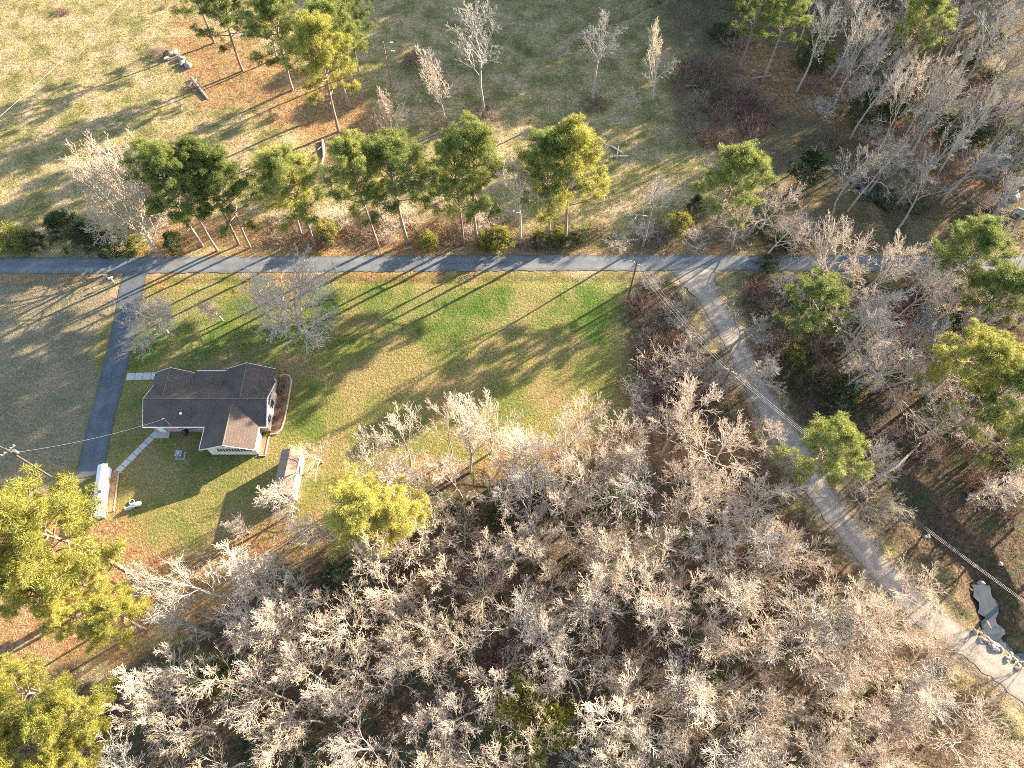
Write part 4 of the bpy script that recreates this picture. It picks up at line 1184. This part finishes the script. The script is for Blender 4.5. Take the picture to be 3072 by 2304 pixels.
shrubs([(2010, 230), (2090, 200), (2180, 240), (2290, 300), (2320, 380), (2200, 440), (2080, 420), (2040, 330)], 3.6, ['redbrush', 'redbrush', 'brush'], (1.6, 2.8), (2.0, 2.9), 51, 'the red thicket')
shrubs([(1905, 850), (1960, 850), (2060, 950), (2110, 1060), (2180, 1230), (2050, 1290), (1900, 1260), (1890, 1180), (1930, 1010)], 3.2, ['brush', 'redbrush', 'brush', 'palebrush'], (1.4, 2.8), (1.6, 2.6), 61, 'the brush strip')
shrubs([(2250, 870), (3000, 900), (3100, 1600), (2850, 1450), (2620, 1300), (2440, 1260), (2310, 1060)], 4.4, ['brush', 'palebrush', 'redbrush', 'evershrub'], (1.2, 3.0), (1.8, 2.8), 71, 'the wood right of gravel road')
shrubs([(1200, 1560), (1900, 1440), (2300, 1500), (2800, 2100), (2700, 2300), (600, 2300), (500, 2060), (900, 1800)], 5.5, ['brush', 'evershrub', 'redbrush', 'brush', 'palebrush'], (1.2, 2.8), (1.4, 2.4), 81, 'the wood floor below the lawn')
shrubs([(800, 655), (1500, 665), (1500, 725), (800, 730)], 3.4, ['palebrush', 'brush', 'brush'], (1.4, 2.6), (1.4, 2.2), 91, 'the road row undergrowth')
shrubs([(1500, 690), (2420, 680), (2420, 745), (1500, 742)], 4.6, ['brush', 'palebrush', 'evershrub'], (1.2, 2.4), (1.4, 2.4), 95, 'the verge above the paved road')
shrubs([(2420, 200), (3000, 120), (3060, 600), (2700, 640), (2450, 440)], 5.0, ['brush', 'redbrush', 'palebrush', 'evershrub'], (1.4, 3.0), (1.8, 2.8), 97, 'the upper right wood floor')

for k, (x, y) in enumerate(BEDPL):
    plant('brush' if k % 3 else 'redbrush', x, y, .7, .55, 'small dry shrub, %s from the front in the bed beside the house' % ordn(k), 'shrub', 'shrub', 'dry shrubs in the garden bed')
# ------------------------------------------------------------------ logs and piles
def log(pts, r, label, z=.2, cat='log', name='fallen_log', mt='bark', group=None):
    P = [G(*p) for p in pts]; x0, y0 = P[0]
    mb = MB(); mb.tube([(x - x0, y - y0, z) for x, y in P], r, 8, r * .6)
    o = mb.build(name, M[mt], None, smooth=True); o.location = (x0, y0, max(gz(x0, y0), -.3)); return tag(o, label, cat, group)
log([(968, 422), (972, 470), (957, 525)], .26, 'fallen log pointing at the road row below the upper left pines')
log([(945, 460), (975, 435)], .12, 'short pale broken branch beside the fallen log')
log([(575, 235), (600, 268), (622, 296)], .3, 'dark fallen log in the field below the white rubble')
log([(560, 262), (590, 240)], .2, 'dark broken branch across the fallen log in the field')
log([(2055, 262), (2105, 258)], .22, 'grey log lying in front of the red thicket')
log([(2250, 240), (2310, 232)], .18, 'dark log between the thicket and the leaning trunks')
log([(1835, 440), (1870, 462)], .16, 'bleached branch pile member on the shaded field', cat='branch', name='fallen_branch', mt='twig')
log([(1840, 470), (1885, 470)], .14, 'pale branch lying under the bleached one on the shaded field', cat='branch', name='fallen_branch', mt='twig')
log([(1855, 440), (1850, 480)], .10, 'short pale branch crossing the two on the shaded field', cat='branch', name='fallen_branch', mt='twig')
log([(1250, 430), (1330, 392), (1420, 350)], .14, 'thin bare log lying below the slender bare tree')
log([(2560, 1480), (2690, 1400), (2760, 1330)], .2, 'grey fallen trunk right of the round lone pine')
log([(2905, 1490), (2990, 1450), (3090, 1400)], .3, 'big grey fallen trunk at the right edge', mt='greytwig')
log([(2610, 1180), (2730, 1140), (2800, 1150)], .22, 'grey fallen trunk under the cream bare trees', mt='greytwig')
log([(2960, 1860), (2975, 1885)], .12, 'short pale log on the creek bank', mt='twig')
rp = random.Random(9)
for k, (x, y, s_, lb) in enumerate([(512, 165, .7, 'grey rubble block at the left of the rubble pile under the pines'), (528, 160, .65, 'grey round block on top of the rubble pile under the pines'), (545, 178, .7, 'tan block in the middle of the rubble pile under the pines'), (548, 192, .6, 'tan block at the lower middle of the rubble pile'), (567, 197, .8, 'bright white block at the right end of the rubble pile'), (500, 178, .5, 'small grey block beside the dark opening of the rubble pile')]):
    X, Y = G(x, y); o = obj('rubble_block', rocks[k % 4], None, (X, Y, gz(X, Y) + .2)); o.scale = (s_ * 1.3, s_, s_ * 1.1); o.rotation_euler = (0, 0, k * 1.3); tag(o, lb, 'rubble', 'rubble pile under the upper left pines')
SH('brush', 485, 158, 1.4, 2.0, 'dark brush pile left of the white rubble', cat='brush', name='brush_pile')
SH('brush', 588, 258, 1.0, 1.6, 'dark brush pile around the fallen log in the field', cat='brush', name='brush_pile')
X, Y = G(503, 170); o = MB().box(-.5, .5, -.2, .2, 0, 1.1, 1.0).build('tarp_bundle', M['black']); o.location = (X, Y, 0); tag(o, 'black upright bundle between the brush pile and the rubble', 'bundle')

# ------------------------------------------------------------------ ground cover stuff
nr = np.random.RandomState(3)
def cover(name, npts, dens, hgt_, wd, material, label, cat, per=4, spread=.12):
    xs = nr.uniform(-108, 108, npts); ys = nr.uniform(-10, 142, npts)
    k = dens(xs, ys) > nr.uniform(0, 1, npts)
    fw = ys * cp + H * sp; u = F * xs / fw
    k &= np.abs(u) < 1650
    k &= (seg_dist(xs, ys, road) > 1.9) & (seg_dist(xs, ys, grav) > 2.0) & (seg_dist(xs, ys, drive) > 2.2)
    k &= ~((xs > -50) & (xs < -31) & (ys > 35) & (ys < 48.5))
    xs, ys = xs[k], ys[k]; n = len(xs); zs = ground_z(xs, ys)
    base = np.stack([xs, ys, zs - .02], 1)
    B = np.repeat(base, per, 0); m_ = len(B)
    B[:, :2] += nr.normal(0, spread, (m_, 2))
    a_ = nr.uniform(0, 6.283, m_); hh_ = hgt_ * nr.uniform(.5, 1.4, m_)
    tip = B + np.stack([np.cos(a_) * hh_ * .6, np.sin(a_) * hh_ * .6, hh_], 1)
    s_ = np.stack([-np.sin(a_), np.cos(a_), np.zeros(m_)], 1) * wd
    V = np.stack([B - s_, B + s_, tip], 1).reshape(-1, 3)
    o = obj(name, mesh_np(name, V, 3, np.arange(m_ * 3), [material])); tag(o, label, cat, kind='stuff'); return n
def msk(P, soft=2): return lambda x, y: pmask(x, y, P, soft, 3, 7)
M['drygrass'] = foliage('dry_grass', (.16, .14, .055), (.25, .205, .10), (.34, .27, .16), .15)
M['leaf'] = foliage('dead_leaves', (.10, .055, .03), (.19, .11, .06), (.30, .20, .12), .1)
fo1 = lambda x, y: np.clip((y - 71) / 3, 0, 1) * (.45 + .55 * vnoise(x, y, 4, 88)) * (1 - .6 * pmask(x, y, FOREST3, 3, 4, 5))
cover('dry_grass', 110000, fo1, .22, .035, M['drygrass'], 'rough dry grass tufts across the upper field', 'grass', 4, .18)
wf = lambda x, y: np.maximum(np.maximum(pmask(x, y, FOREST, 1.5, 3, 8), pmask(x, y, FOREST2, 1.5, 3, 8)), pmask(x, y, FOREST3, 2, 3, 8) * .8)
cover('leaf_litter', 90000, wf, .10, .07, M['leaf'], 'brown dead leaves covering the wood floor', 'leaves', 3, .25)
M['lawngrass'] = foliage('lawn_grass', (.08, .10, .025), (.17, .165, .055), (.28, .24, .11), .2)
lw_ = lambda x, y: np.maximum(pmask(x, y, LAWN, 1, 1, 9), .7 * pmask(x, y, WEST, 1, 1, 9)) * (.35 + .65 * vnoise(x, y, 2.2, 91))
cover('lawn_grass', 170000, lw_, .07, .03, M['lawngrass'], 'short grass and clover tufts on the lawn', 'grass', 3, .15)
print('count', {k: v for k, v in cnt.items()})
print('objects', len(bpy.data.objects), 'trees', len(ALLT))
